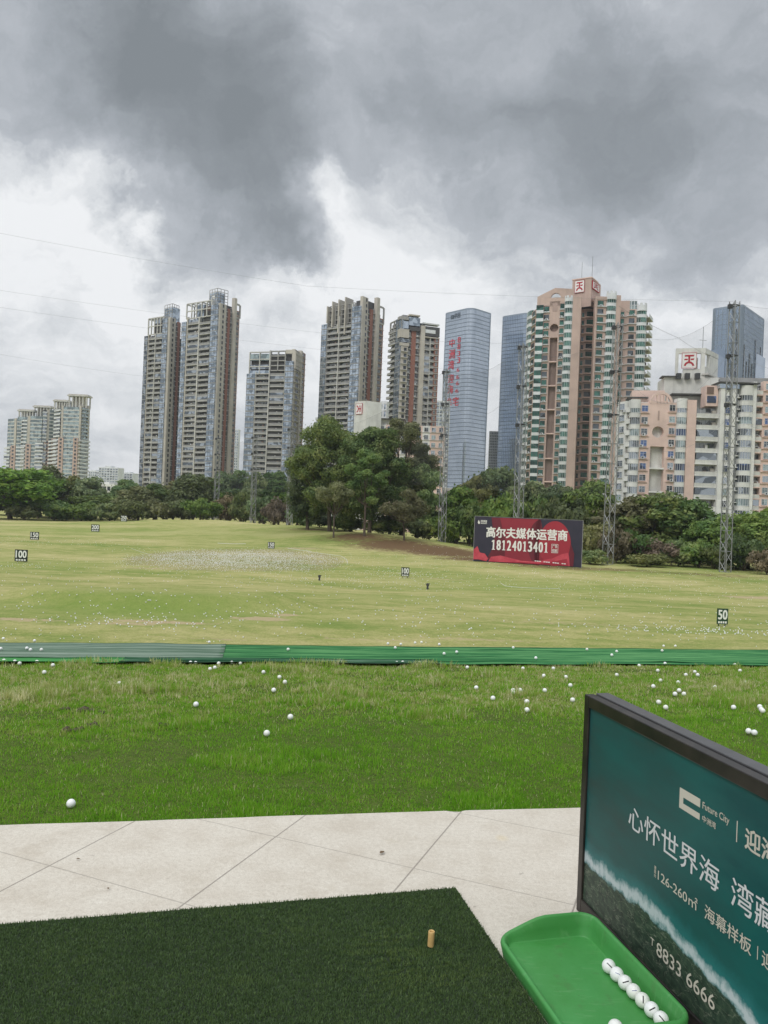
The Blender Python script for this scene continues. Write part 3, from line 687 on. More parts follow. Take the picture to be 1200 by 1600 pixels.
sea = T.ramp(T.math('ADD', T.noise(T.comb(T.math('MULTIPLY', s_, .7), T.math('MULTIPLY', z_, 2.0), 0.0), 2.2, 5, .6), T.math('MULTIPLY', T.math('SUBTRACT', s_, .5), .30)),
             [(.22, (.026, .050, .048)), (.40, (.012, .075, .074)), (.58, (.008, .098, .094)), (.75, (.004, .066, .069))])
shal = T.mix(T.rng(d, .015, .085, .8, 0), sea, (.03, .20, .21))
forest = T.ramp(T.noise(flat, 42, 6, .75), [(.35, (.012, .022, .016)), (.52, (.032, .058, .040)), (.64, (.060, .092, .058)), (.75, (.11, .14, .09))])
wv = T.node('ShaderNodeTexNoise'); T.put(wv.inputs['Vector'], T.comb(T.math('MULTIPLY', s_, 9), T.math('MULTIPLY', z_, 26), 0.0)); wv.inputs['Scale'].default_value = 1.6; wv.inputs['Detail'].default_value = 4
forest = T.mix(T.rng(T.math('ABSOLUTE', T.math('SUBTRACT', wv.outputs[0], .5)), .0, .012, .55, 0), forest, (.30, .32, .25))
foamn = T.noise(T.comb(T.math('MULTIPLY', s_, 55), T.math('MULTIPLY', z_, 13), 0.0), 1.0, 6, .7)
band = T.math('MULTIPLY', T.rng(d, -.018, .002), T.rng(d, .012, .046, 1, 0))
foam = T.rng(T.math('MULTIPLY', band, T.rng(foamn, .28, .62, .45, 1.15)), .18, .85)
c = T.mix(T.rng(d, -.016, -.006), forest, shal)
c = T.mix(foam, c, (.46, .53, .55))
T.put(p.inputs['Base Color'], c); p.inputs['Roughness'].default_value = .42; p.inputs['Specular IOR Level'].default_value = .3; MATS['poster_print'] = m

bd = thing('advertising_board', 'black framed teal property advertising board standing at the tee', 'advertising board', tuple(s0))
def bparent(o): o.parent = bd; o.matrix_local = Matrix.Translation(-s0) @ BM; return o
mb = MB(); FW = .042
mb.box(0, .034, 0, HB, -.038, 0, 'board_frame'); mb.box(LBRD-.034, LBRD, 0, HB, -.038, 0, 'board_frame')
mb.box(.034, LBRD-.034, HB-FW, HB, -.038, 0, 'board_frame'); mb.box(.034, LBRD-.034, 0, .055, -.038, 0, 'board_frame')
me_ = mb.mesh('frame'); o = bparent(obj('frame', me_)); bv = o.modifiers.new('b', 'BEVEL'); bv.width = .003; bv.segments = 2
mb = MB(); mb.box(.004, LBRD, .003, HB+.004, -.096, -.044, 'board_top'); o = bparent(obj('back_panel', mb.mesh('back_panel'))); bv = o.modifiers.new('b', 'BEVEL'); bv.width = .003; bv.segments = 2
mb = MB(); mb.box(.01, LBRD-.01, .02, HB-.02, -.043, -.039, 'board_frame'); bparent(obj('spacer', mb.mesh('spacer')))
mb = MB(); mb.box(.034, LBRD-.034, .055, HB-FW, -.020, -.008, 'poster_print'); poster = bparent(obj('poster', mb.mesh('poster')))
def bwrite(body, rect, mat, bold=0.0, name='lettering'):
    t = fit(text_mb(body, mat, bold, zstep=.0001), *rect); t.v = [(v[0], v[1], v[2]-.0072) for v in t.v]
    o = obj(name, t.mesh(name), poster); return o
bwrite('心怀世界海', (.316, .775, .437, .514), 'print_white', .006)
bwrite('湾藏', (.824, 1.0, .434, .513), 'print_white', .006)
bwrite('Future City', (.692, .806, .636, .662), 'print_cream', .008)
bwrite('中洲湾', (.693, .752, .606, .625), 'print_cream', .012)
bwrite('迎海', (.868, .988, .606, .664), 'print_cream', .022)
bwrite('126-260㎡', (.492, .687, .345, .380), 'print_cream', .006)
bwrite('海幕样板', (.719, .908, .343, .385), 'print_cream', .006)
bwrite('迎', (.946, .992, .343, .385), 'print_cream', .006)
bwrite('8833 6666', (.500, .777, .116, .158), 'print_cream', .004)
bwrite('T', (.466, .486, .130, .153), 'print_cream', .0)
for k, ch in enumerate('建面约'): bwrite(ch, (.472, .482, .369-.0125*k, .380-.0125*k), 'print_cream', .01)
mb = MB(); mb.box(.835, .838, .608, .664, -.0078, -.0072, 'print_cream'); mb.box(.929, .931, .348, .382, -.0078, -.0072, 'print_cream'); obj('divider', mb.mesh('divider'), poster)
mb = MB()
for r in ((.584, .602, .604, .664), (.602, .680, .640, .664), (.602, .680, .604, .622)): mb.box(*r, -.0078, -.0072, 'print_cream')
obj('emblem', mb.mesh('emblem'), poster)

# ------------------------------------------------------------------ distance markers
pmat('marker_black', (.012, .02, .016), rough=.6); pmat('marker_green', (.012, .055, .022), rough=.6)
pmat('marker_white', (.80, .82, .80), var=.02)
def marker(num, cx, top, bot, foot, wpx, D, mat, label):
    P = atd(cx, foot, D); gz = float(ground(P.x, P.y)); sc = D/F; zt = atd(cx, top, D).z; zb = atd(cx, bot, D).z; w = wpx*sc; Hh = zt-zb
    zb = max(zb, gz+.12); zt = zb+Hh
    r = thing('distance_marker', label, 'distance sign', (P.x, P.y, gz), 'distance markers on the range'); h0, h1 = zb-gz, zt-gz
    mb = MB(); mb.box(-w/2, w/2, -.03, .03, h0, h1, mat); mb.build('panel', r)
    for s in (-1, 1):
        mb = MB(); mb.box(s*w*.3-.025, s*w*.3+.025, .032, .075, -.2, h1*.8, mat); mb.build('leg', r)
    t = fit(text_mb(num, 'marker_white', .030), -w*.43, w*.43, h0+Hh*.30, h0+Hh*.92)
    M = Matrix(((1, 0, 0, 0), (0, 0, -1, -.036), (0, 1, 0, 0), (0, 0, 0, 1)))
    q = MB(); q.merge(t, M); q.build('numerals', r)
    mb = MB(); n = 4
    for k in range(n):
        x0 = -w*.40+k*w*.21; mb.box(x0, x0+w*.15, -.037, -.032, h0+Hh*.06, h0+Hh*.19, 'marker_white')
    mb.build('small_print', r)
marker('100', 32.5, 862.5, 881, 884, 20, 91, 'marker_black', 'black board reading 100, nearest marker at the left edge of the range')
marker('150', 53.5, 836, 848, 850, 14, 137, 'marker_black', 'black board reading 150 behind the left 100 board')
marker('200', 148.5, 824, 835, 837.5, 13, 183, 'marker_black', 'black board reading 200 on the far left of the range')
marker('250', 193, 813, 822.5, 824, 10, 229, 'marker_black', 'black board reading 250, the farthest marker before the trees')
marker('150', 423.5, 847, 857, 858.5, 10.5, 137, 'marker_black', 'black board reading 150 beside the ball covered target green')
marker('100', 633, 886.5, 900.5, 903, 12.5, 91, 'marker_black', 'black board reading 100 in the middle of the range')
marker('50', 1128, 954, 978.5, 985, 17, 45.7, 'marker_green', 'green board reading 50 on two legs at the right')

# sprinklers and the ropes round the target greens
def sprinkler(px, py, hpx, D, label):
    g = on_ground(px, py); h = hpx*g.y/F; r = thing('sprinkler', label, 'sprinkler', tuple(g), 'sprinklers on the range')
    mb = MB(); mb.tube([(0, 0, -.1), (0, 0, h*.6)], [h*.20, h*.13], 'frame_dark', 8); mb.build('riser', r)
    mb = MB(); mb.tube([(0, 0, h*.55), (0, 0, h*.95)], [h*.24, h*.17], 'dark_steel', 8); mb.tube([(0, 0, h*.78), (h*.34, -h*.1, h*.92)], [h*.10, h*.07], 'dark_steel', 6); mb.tube([(0, 0, h*.78), (-h*.3, h*.1, h*.8)], [h*.10, h*.07], 'dark_steel', 6); mb.build('nozzle_head', r)
sprinkler(668, 921, 10, 75, 'black sprinkler standing right of and in front of the middle 100 board')
sprinkler(499, 907, 9, 90, 'grey black sprinkler in front of the target green')
pmat('rope_white', (.72, .72, .68), scale=4)
def rope(pts, rad, label):
    P = []
    for a, b_ in zip(pts[:-1], pts[1:]):
        for k in range(6): P.append(on_ground(a[0]+(b_[0]-a[0])*k/6, a[1]+(b_[1]-a[1])*k/6)+Vector((0, 0, rad*.6)))
    P.append(on_ground(*pts[-1])+Vector((0, 0, rad*.6)))
    mb = MB(); mb.tube(P, rad, 'rope_white', 5); tag(mb.build('marking_rope'), label, 'rope', 'white ropes on the range')
rope([(480, 862), (510, 866), (533, 869), (542, 875), (543, 881)], .03, 'white rope curving round the right end of the target green')
rope([(345, 877), (375, 879.5), (402, 881)], .035, 'straight white rope across the middle of the target green')
rope([(205, 857), (228, 865), (262, 873), (290, 878)], .022, 'white rope along the near left edge of the target green')
rope([(782, 911), (790, 916), (815, 918.5), (845, 919.5), (875, 920)], .024, 'white rope lying in front of the red billboard')
rope([(450, 857), (470, 860), (486, 861.5)], .045, 'short white rope just right of the middle 150 board')
rope([(340, 849), (360, 850), (384, 850)], .05, 'short white rope beyond the target green')

# ------------------------------------------------------------------ red billboard at the far side
pmat('bb_navy', (.020, .022, .040), rough=.55, scale=.4, col2=(.035, .03, .055)); pmat('bb_red', (.285, .024, .042), rough=.55, scale=.25, col2=(.23, .018, .038))
pmat('bb_disc', (.36, .026, .045), rough=.55, scale=.3, col2=(.30, .02, .04)); pmat('bb_pink', (.66, .10, .13), rough=.55, scale=.5, col2=(.40, .03, .06)); pmat('bb_deep', (.15, .016, .032), rough=.55, scale=.3)
Pl = atd(739.5, 878, 126); Pr = atd(908, 887, 120); Pl.z = 0; Pr.z = 0; xd = (Pr-Pl).normalized(); Wb = (Pr-Pl).length
nb = xd.cross(Vector((0, 0, 1)))
zb0 = (atd(740, 877, 126).z+atd(908, 886.5, 120).z)/2; zb1 = (atd(741.5, 808.5, 126).z+atd(910.5, 811.5, 120).z)/2; Hb = zb1-zb0
bb = thing('billboard', 'large red and navy billboard with white writing at the edge of the range', 'billboard', (Pl.x, Pl.y, zb0))
BBM = Matrix(((xd.x, 0, nb.x, 0), (xd.y, 0, nb.y, 0), (0, 1, 0, 0), (0, 0, 0, 1)))
def bbobj(name, mb, parent=None):
    o = obj(name, mb.mesh(name), parent or bb)
    if parent is None: o.matrix_local = BBM
    return o
def U(fx, fy): return (fx*Wb, (1-fy)*Hb)         # fractions of the sheet, from its top left
mb = MB(); n = 40                                   # the printed sheet hangs in slight folds from its frame
vs = []
for j in range(9):
    for i in range(n+1): vs.append((Wb*i/n, Hb*j/8, .05*math.sin(i*1.3+j*.6)*(.3+.7*abs(math.sin(i*.37)))*(1 if 0 < i < n else 0)*.5))
mb.add(vs, [(j*(n+1)+i, j*(n+1)+i+1, (j+1)*(n+1)+i+1, (j+1)*(n+1)+i) for j in range(8) for i in range(n)], 'bb_navy')
mb.box(0, Wb, 0, Hb, -.16, -.10, 'dark_steel'); sheet = bbobj('sheet', mb)
def shape(pts, mat, z, name):
    mb = MB(); P = [U(*q) for q in pts]; a = sum(P[i][0]*P[(i+1) % len(P)][1]-P[(i+1) % len(P)][0]*P[i][1] for i in range(len(P)))
    if a < 0: P = P[::-1]
    mb.prism(P, z-.008, z, mat); return obj(name, mb.mesh(name), sheet)
def arc(cx, cy, rx, ry, t0, t1, n=28): return [(cx+rx*math.cos(math.radians(t0+(t1-t0)*k/n)), cy+ry*math.sin(math.radians(t0+(t1-t0)*k/n))) for k in range(n+1)]
shape([(.16, .012), (.62, .012), (.72, .99), (.13, .93), (.20, .60)], 'bb_deep', .040, 'printed_panel')
shape([(.24, .012), (.60, .012), (.70, .99), (.30, .93), (.30, .5)], 'bb_red', .052, 'printed_panel')
shape(arc(.62, .52, .11, .50, 90, 270, 24)+arc(.60, .52, .03, .50, 270, 90, 24), 'bb_deep', .058, 'printed_panel')
shape([q for q in arc(.755, .52, .145, .485, 0, 360, 48)[:-1]], 'bb_disc', .064, 'printed_disc')
shape([(.90, .50), (.935, .72), (.93, .985), (.84, .985), (.88, .8)], 'bb_deep', .070, 'printed_panel')
shape([(0, .74), (.035, .66), (.06, .80), (.11, .82), (.145, .93), (.125, .985), (.05, .955), (0, .96)], 'bb_pink', .076, 'printed_ribbon')
shape([(.145, .985), (.17, .88), (.26, .84), (.34, .88), (.46, .93), (.60, .93), (.74, .84), (.82, .74), (.88, .70), (.89, .80), (.90, .985)], 'bb_pink', .076, 'printed_ribbon')
shape([(.30, .985), (.44, .955), (.62, .965), (.76, .90), (.87, .83), (.885, .985)], 'bb_disc', .083, 'printed_ribbon')
def bbwrite(body, fx0, fx1, fy0, fy1, bold, mat='sign_white', name='lettering'):
    (x0, y1), (x1, y0) = U(fx0, fy0), U(fx1, fy1); t = fit(text_mb(body, mat, bold, .01 if name == 'numeral' else None), x0, x1, y0, y1); t.v = [(v[0], v[1], v[2]+.094) for v in t.v]; return obj(name, t.mesh(name), sheet), t
bbwrite('高尔夫媒体运营商', .115, .870, .215, .455, .032)
for k, ch in enumerate('18124013401'):                # bold numerals with slab feet
    w = .54/11; f0 = .165+w*k
    if ch == '1':
        mb = MB()
        for r in ((.36, .64, .505, .712), (.20, .80, .705, .722), (.14, .36, .530, .552), (.24, .40, .512, .540)):
            (x0, y1), (x1, y0) = U(f0+w*r[0], r[2]), U(f0+w*r[1], r[3]); mb.box(x0, x1, y0, y1, .088+.001*len(mb.f), .094+.001*len(mb.f), 'sign_white')
        obj('numeral', mb.mesh('numeral'), sheet)
    else:
        o_, t_ = bbwrite(ch, f0+w*.08, f0+w*.92, .500, .725, .045, 'sign_white', 'numeral')
bbwrite('广告', .735, .782, .545, .615, .02); bbwrite('招租', .735, .782, .635, .705, .02)
mb = MB()
for (f0, f1, g0, g1) in ((.728, .731, .53, .72), (.786, .789, .53, .72), (.728, .789, .53, .538), (.728, .789, .712, .72)):
    (x0, y1), (x1, y0) = U(f0, g0), U(f1, g1); mb.box(x0, x1, y0, y1, .088, .094, 'sign_white')
obj('printed_box', mb.mesh('printed_box'), sheet)
bbwrite('优佑传媒', .057, .118, .075, .135, .03)
shape([(.036, .165), (.030, .13), (.038, .075), (.048, .12), (.050, .15), (.044, .17)], 'sign_white', .09, 'emblem')
mb = MB()
for k in range(14):
    f0 = .58+k*.0205
    if k % 4 != 3: (x0, y1), (x1, y0) = U(f0, .905+.002*k), U(f0+.0165, .925+.002*k); mb.box(x0, x1, y0, y1, .090, .096, 'sign_white')
(x0, y1), (x1, y0) = U(.058, .147), U(.118, .158); mb.box(x0, x1, y0, y1, .090, .096, 'sign_white')
obj('small_print', mb.mesh('small_print'), sheet)
for k in range(9):
    fx = .012+k*.122; mb = MB(); x0 = fx*Wb
    gz = float(ground(Pl.x+xd.x*x0, Pl.y+xd.y*x0))-zb0
    mb.box(x0-.04, x0+.04, gz-.3, Hb*.98, -.30, -.20, 'steel')
    mb.tube([(x0, Hb*.75, -.25), (x0, gz-.05, -2.2)], .035, 'steel', 5); bbobj('post', mb)
mb = MB(); mb.box(-.04, Wb+.04, Hb, Hb+.06, -.2, .02, 'steel'); mb.box(Wb, Wb+.07, -.02, Hb, -.2, .02, 'mid_grey'); mb.box(-.07, 0, -.02, Hb, -.2, .02, 'mid_grey'); bbobj('frame', mb)

# ------------------------------------------------------------------ lattice poles, nets and wires
def lattice(base, top, D, wpx, label, square=True):
    pxb, pyb = base; pxt, pyt = top; B = atd(pxb, pyb, D); gz = float(ground(B.x, B.y)); Tp = atd(pxt, pyt, D)
    r = thing('lattice_pole', label, 'lattice pole', (B.x, B.y, gz), 'steel lattice poles carrying the safety nets')
    w = wpx*D/F*.5; Hh = Tp.z-gz; lean = Vector((Tp.x-B.x, 0, 0)); yaw = math.radians(28)
    def cpt(k, t):
        a = yaw+math.pi/2*k+math.pi/4; q = w*1.25*(1-.12*t); return Vector((math.cos(a)*q, math.sin(a)*q, 0))+lean*t+Vector((0, 0, Hh*t))
    for k in range(4):
        mb = MB(); mb.tube([cpt(k, -.02), cpt(k, .5), cpt(k, 1)], w*.085+.03, 'steel', 5); mb.build('leg', r)
    mb = MB(); n = int(Hh/(w*2.4))
    for i in range(n):
        t0, t1 = i/n, (i+1)/n
        for k in range(4):
            a, b_ = (k, (k+1) % 4) if i % 2 else ((k+1) % 4, k)
            mb.tube([cpt(a, t0), cpt(b_, t1)], .032+w*.02, 'steel', 4, False)
            if i % 2 == 0: mb.tube([cpt(k, t0), cpt((k+1) % 4, t0)], .030+w*.02, 'steel', 4, False)
    mb.build('bracing', r)
    mb = MB()
    for t in (.62, .80, .985):
        for k in range(4): mb.tube([cpt(k, t)*1.0, cpt((k+1) % 4, t)], .09, 'dark_steel', 5)
        c = lean*t+Vector((0, 0, Hh*t)); mb.box(c.x-w*1.5, c.x-w*.5, -.25, .25, c.z-.5, c.z+.15, 'dark_steel')
    mb.tube([cpt(0, .62)*1.0-Vector((w*.3, 0, 0)), cpt(0, .985)-Vector((w*.3, 0, 0))], .03, 'dark_steel', 4)
    mb.build('pulley_block', r); return Vector((Tp.x, D, Tp.z)), Vector((B.x, D, gz))
PT = {}
for key, base, top, D, w, lb in (
    ('a', (337, 811), (342, 683), 262, 7.5, 'slender lattice pole before the right one of the twin towers, leftmost pole'),
    ('b', (395, 815), (398.5, 681), 245, 7.5, 'slender lattice pole in front of the left half of the lower apartment tower'),
    ('c', (452, 820), (455.5, 668), 225, 8, 'slender lattice pole just left of the large central trees'),
    ('d', (690, 853), (698, 577), 162, 9.5, 'dark topped lattice pole right of the central trees, before the red lettered tower'),
    ('e', (808, 868), (818, 537), 148, 12, 'lattice pole rising from behind the red billboard'),
    ('f', (949, 882), (966, 505), 136, 13, 'lattice pole in front of the right side of the pink brown tower'),
    ('g', (1133, 891), (1148, 471), 128, 13.5, 'tallest lattice pole at the right, in front of the white and pink block'),
    ('h', (1330, 905), (1340, 420), 112, 15, 'lattice pole beyond the right edge of the photo')):
    PT[key] = lattice(base, top, D, w, lb)
Lp = lattice((-170, 850), (-165, 330), 115, 15, 'lattice pole beyond the left edge of the photo')
m = bpy.data.materials.new('net_mesh'); m.use_nodes = True; T = NT(m.node_tree); T.n.clear()
o = T.node('ShaderNodeOutputMaterial'); tr = T.node('ShaderNodeBsdfTransparent'); df = T.node('ShaderNodeBsdfDiffuse'); df.inputs[0].default_value = (.12, .13, .13, 1)
mx = T.node('ShaderNodeMixShader'); pos = T.node('ShaderNodeNewGeometry').outputs['Position']
T.put(mx.inputs[0], T.rng(T.noise(pos, .12, 3), .3, .7, .05, .16)); T.l.new(tr.outputs[0], mx.inputs[1]); T.l.new(df.outputs[0], mx.inputs[2]); T.l.new(mx.outputs[0], o.inputs[0]); MATS['net_mesh'] = m
pmat('wire', (.30, .31, .32), rough=.5, metal=.5)
def catenary(a, b_, sag, n=18): return [a.lerp(b_, k/n)-Vector((0, 0, sag*4*(k/n)*(1-k/n))) for k in range(n+1)]
def net(k0, k1, sag, lower, label):
    a, a0 = PT[k0]; b_, b0 = PT[k1]; r = thing('safety_net', label, 'safety net', tuple((a0+b0)/2), 'safety nets hung between the poles'); off = (a0+b0)/2
    topc = catenary(a, b_, sag); mb = MB(); n = len(topc)-1; R_ = 10; vs = []
    for j in range(R_+1):
        for i in range(n+1):
            g = a0.lerp(b0, i/n); q = topc[i].lerp(Vector((g.x, g.y, g.z+lower)), j/R_); q.y += 2.2*math.sin(math.pi*j/R_)*math.sin(math.pi*i/n); vs.append(q-off)
    mb.add(vs, [(j*(n+1)+i, j*(n+1)+i+1, (j+1)*(n+1)+i+1, (j+1)*(n+1)+i) for j in range(R_) for i in range(n)], 'net_mesh'); mb.build('mesh_sheet', r)
    for t, s in ((0, sag), (.16, sag*1.9), (.42, sag*1.2)):
        mb = MB(); c = catenary(a.lerp(a0, t)-off, b_.lerp(b0, t)-off, s); mb.tube(c, .016, 'wire', 4, False); mb.build('cable', r)
net('c', 'd', 5, 12, 'faint grey net above the large central trees')
net('d', 'e', 3, 12, 'faint grey net in front of the red lettered glass tower')
net('e', 'f', 4, 12, 'faint grey net in front of the pink brown tower')
net('f', 'g', 4.5, 12, 'faint grey net between the two poles before the white and pink block')
net('g', 'h', 3, 12, 'faint grey net right of the tallest pole')
net('b', 'c', 2, 10, 'faint grey net before the lower apartment tower')
net('a', 'b', 2, 10, 'faint grey net between the two leftmost poles')
def wire(pts, sag, rad, label):
    mb = MB(); P = []
    for a, b_ in zip(pts[:-1], pts[1:]): P += catenary(a, b_, sag, 14)
    mb.tube(P, rad, 'wire', 4, False); tag(mb.build('wire'), label, 'wire', 'wires strung across the sky')
lt, lb0 = Lp; 
wire([atd(-165, 332, 115), atd(480, 447, 128), PT['g'][0]], .4, .013, 'uppermost thin wire crossing the sky above all the towers')
wire([atd(-165, 428, 115), atd(500, 520, 132), PT['e'][0]], .4, .011, 'thin wire crossing the twin towers, second from the top')
wire([atd(-165, 455, 115), atd(500, 546, 140), PT['d'][0]], .4, .011, 'thin wire crossing the twin towers, third from the top')
wire([atd(-165, 522, 115), atd(225, 588, 140), PT['c'][0]], .4, .010, 'lowest thin wire crossing the sky left of the twin towers')
wire([PT['f'][0]+Vector((0, 0, 3)), atd(1060, 528, 150), atd(1110, 556, 175)], .3, .03, 'slanting wire running down from the pink brown tower to the rooftop frame')
# ------------------------------------------------------------------ trees and shrubs
DK = [(.28, (0.052, 0.097, 0.034)), (.42, (0.097, 0.158, 0.052)), (.55, (0.158, 0.222, 0.073)), (.68, (0.256, 0.298, 0.114)), (.82, (0.355, 0.355, 0.166))]
MD = [(.28, (0.039, 0.081, 0.021)), (.45, (0.083, 0.147, 0.039)), (.60, (0.143, 0.206, 0.057)), (.78, (0.224, 0.269, 0.090))]
LT = [(.28, (0.054, 0.115, 0.019)), (.45, (0.115, 0.216, 0.035)), (.60, (0.203, 0.297, 0.057)), (.78, (0.297, 0.378, 0.088))]
OL = [(.28, (0.074, 0.101, 0.032)), (.45, (0.139, 0.162, 0.054)), (.60, (0.205, 0.221, 0.081)), (.78, (0.296, 0.285, 0.135))]
BN = [(.28, (0.095, 0.078, 0.047)), (.50, (0.176, 0.142, 0.088)), (.78, (0.297, 0.243, 0.162))]
for nm, st in (('leaf_dark', DK), ('leaf_mid', MD), ('leaf_light', LT), ('leaf_olive', OL), ('leaf_brown', BN)):
    leafmat(nm, st, None, .22, .42, True, .65)
pmat('bark', (.13, .10, .075), rough=.9, scale=2, col2=(.07, .055, .042), bump=.5, bscale=8)
def crown(seed, W, H, z0, ncl, rc, nleaf, leaf, mat, top=.0, sparse=0.0, flat=.72):
    """leaf clumps spread through an uneven ellipsoid; returns the mesh and the clump centres"""
    g = np.random.default_rng(seed); C = []; tries = 0
    cz, hz = H*(z0+1)/2, H*(1-z0)/2
    while len(C) < ncl and tries < 6000:
        tries += 1; d = g.normal(size=3); d /= np.linalg.norm(d); r = g.uniform(.25, 1)**.45
        q = np.array([d[0]*(W/2-rc*.35)*r, d[1]*(W/2-rc*.35)*r, cz+d[2]*(hz-rc*.55)*r])
        wz = 1-.30*max(0, (q[2]-cz)/hz)**2*(1-top)-.16*max(0, (cz-q[2])/hz)
        q[:2] *= wz*g.uniform(.82, 1.1)
        if all(np.linalg.norm((q-c)*np.array([1, 1, 1.25])) > rc*(.72+.3*sparse) for c in C) or tries > 4500: C.append(q)
    C = np.array(C); n = nleaf; k = g.integers(0, len(C), n); R = rc*g.uniform(.62, 1.25, len(C))
    d = g.normal(size=(n, 3)); d[:, 2] = d[:, 2]*.9+.25; d /= np.linalg.norm(d, axis=1)[:, None]
    rr = g.uniform(0, 1, n)**.33; rr = np.where(g.uniform(0, 1, n) < .07, rr*1.3, rr)
    lump = .75+.5*fbm(d[:, 0]*2+k*3.1, d[:, 1]*2+d[:, 2]*2, seed % 50)
    P = C[k]+d*(R[k]*rr*lump)[:, None]*np.array([1, 1, flat])
    nr = d+g.normal(size=(n, 3))*.55; nr /= np.linalg.norm(nr, axis=1)[:, None]
    t = np.cross(nr, g.normal(size=(n, 3))); t /= np.linalg.norm(t, axis=1)[:, None]; b = np.cross(nr, t)
    s = leaf*g.uniform(.55, 1.35, n)[:, None]
    V = np.stack([P-t*s*.5, P+b*s*.30-t*s*.05, P+t*s*.55, P-b*s*.30], 1).reshape(-1, 3)
    return npmesh('crown', V, np.arange(n*4).reshape(-1, 4), [MATS[mat]]), C
def trunk_mesh(seed, H, C, r0, fork=.32, limbs=9):
    g = random.Random(seed); mb = MB(); top = Vector((g.uniform(-.3, .3), g.uniform(-.3, .3), H*fork))
    mb.tube([(0, 0, -.6), (0, 0, .25), tuple(top*.5+Vector((g.uniform(-.15, .15), 0, 0))), tuple(top)], [r0*1.5, r0*1.05, r0*.85, r0*.75], 'bark', 8)
    for c in sorted(C.tolist(), key=lambda q: g.random())[:limbs]:
        c = Vector(c); mid = top.lerp(c, .5)+Vector((g.uniform(-.4, .4), g.uniform(-.4, .4), -.06*H))
        mb.tube([tuple(top-Vector((0, 0, .3))), tuple(mid), tuple(c)], [r0*.55, r0*.34, r0*.10], 'bark', 5, False)
    return mb.mesh('trunk', True)
VAR = {}
def variant(key, *a, r0=.22, fork=.32, limbs=9, **k):
    cm_, C = crown(*a, **k); VAR[key] = (cm_, trunk_mesh(a[0], a[2], C, r0, fork, limbs), a[1], a[2])
for i in range(3): variant('dark%d' % i, 100+i, 8, 10, .16, 24, 1.55, 9000, .50, 'leaf_dark')
for i in range(3): variant('mid%d' % i, 110+i, 8, 10, .14, 22, 1.6, 9000, .50, 'leaf_mid', sparse=.3)
for i in range(2): variant('light%d' % i, 120+i, 9, 10, .16, 26, 1.5, 9500, .48, 'leaf_light', sparse=.2)
for i in range(2): variant('olive%d' % i, 130+i, 8, 10, .12, 24, 1.5, 8500, .48, 'leaf_olive', sparse=.3)
variant('tall0', 141, 5, 12, .12, 22, 1.15, 8000, .42, 'leaf_mid', top=.2); variant('tall1', 142, 5, 12, .1, 22, 1.15, 8000, .42, 'leaf_dark', top=.2)
for i in range(3): variant('shrub%d' % i, 150+i, 5, 3, .0, 14, .95, 3600, .34, ('leaf_mid', 'leaf_dark', 'leaf_olive')[i], limbs=6, r0=.08, fork=.15)
variant('brownshrub', 155, 5, 3, .0, 14, .95, 3200, .34, 'leaf_brown', limbs=6, r0=.08, fork=.15)
def tree(px, ytop, wpx, D, key, label, cat='tree', group='trees along the far edge of the range', name='tree', dz=0.0):
    P = atd(px, ytop, D); gz = float(ground(P.x, P.y))+dz; cm_, tm, W0, H0 = VAR[key]
    b = atd(px, 800, D); Hh = max(1.2, P.z-gz); W = wpx*D/F*(1.32 if cat == 'tree' else 1.45); Hh *= 1.0 if cat == 'tree' else 1.25
    r = thing(name, label, cat, (b.x*.3+P.x*.7, P.y, gz), group); r.rotation_euler = (0, 0, random.uniform(0, 6.28)); r.scale = (W/W0, W/W0, Hh/H0)
    obj('trunk' if cat == 'tree' else 'stems', tm, r); obj('crown' if cat == 'tree' else 'leaves', cm_, r); return r
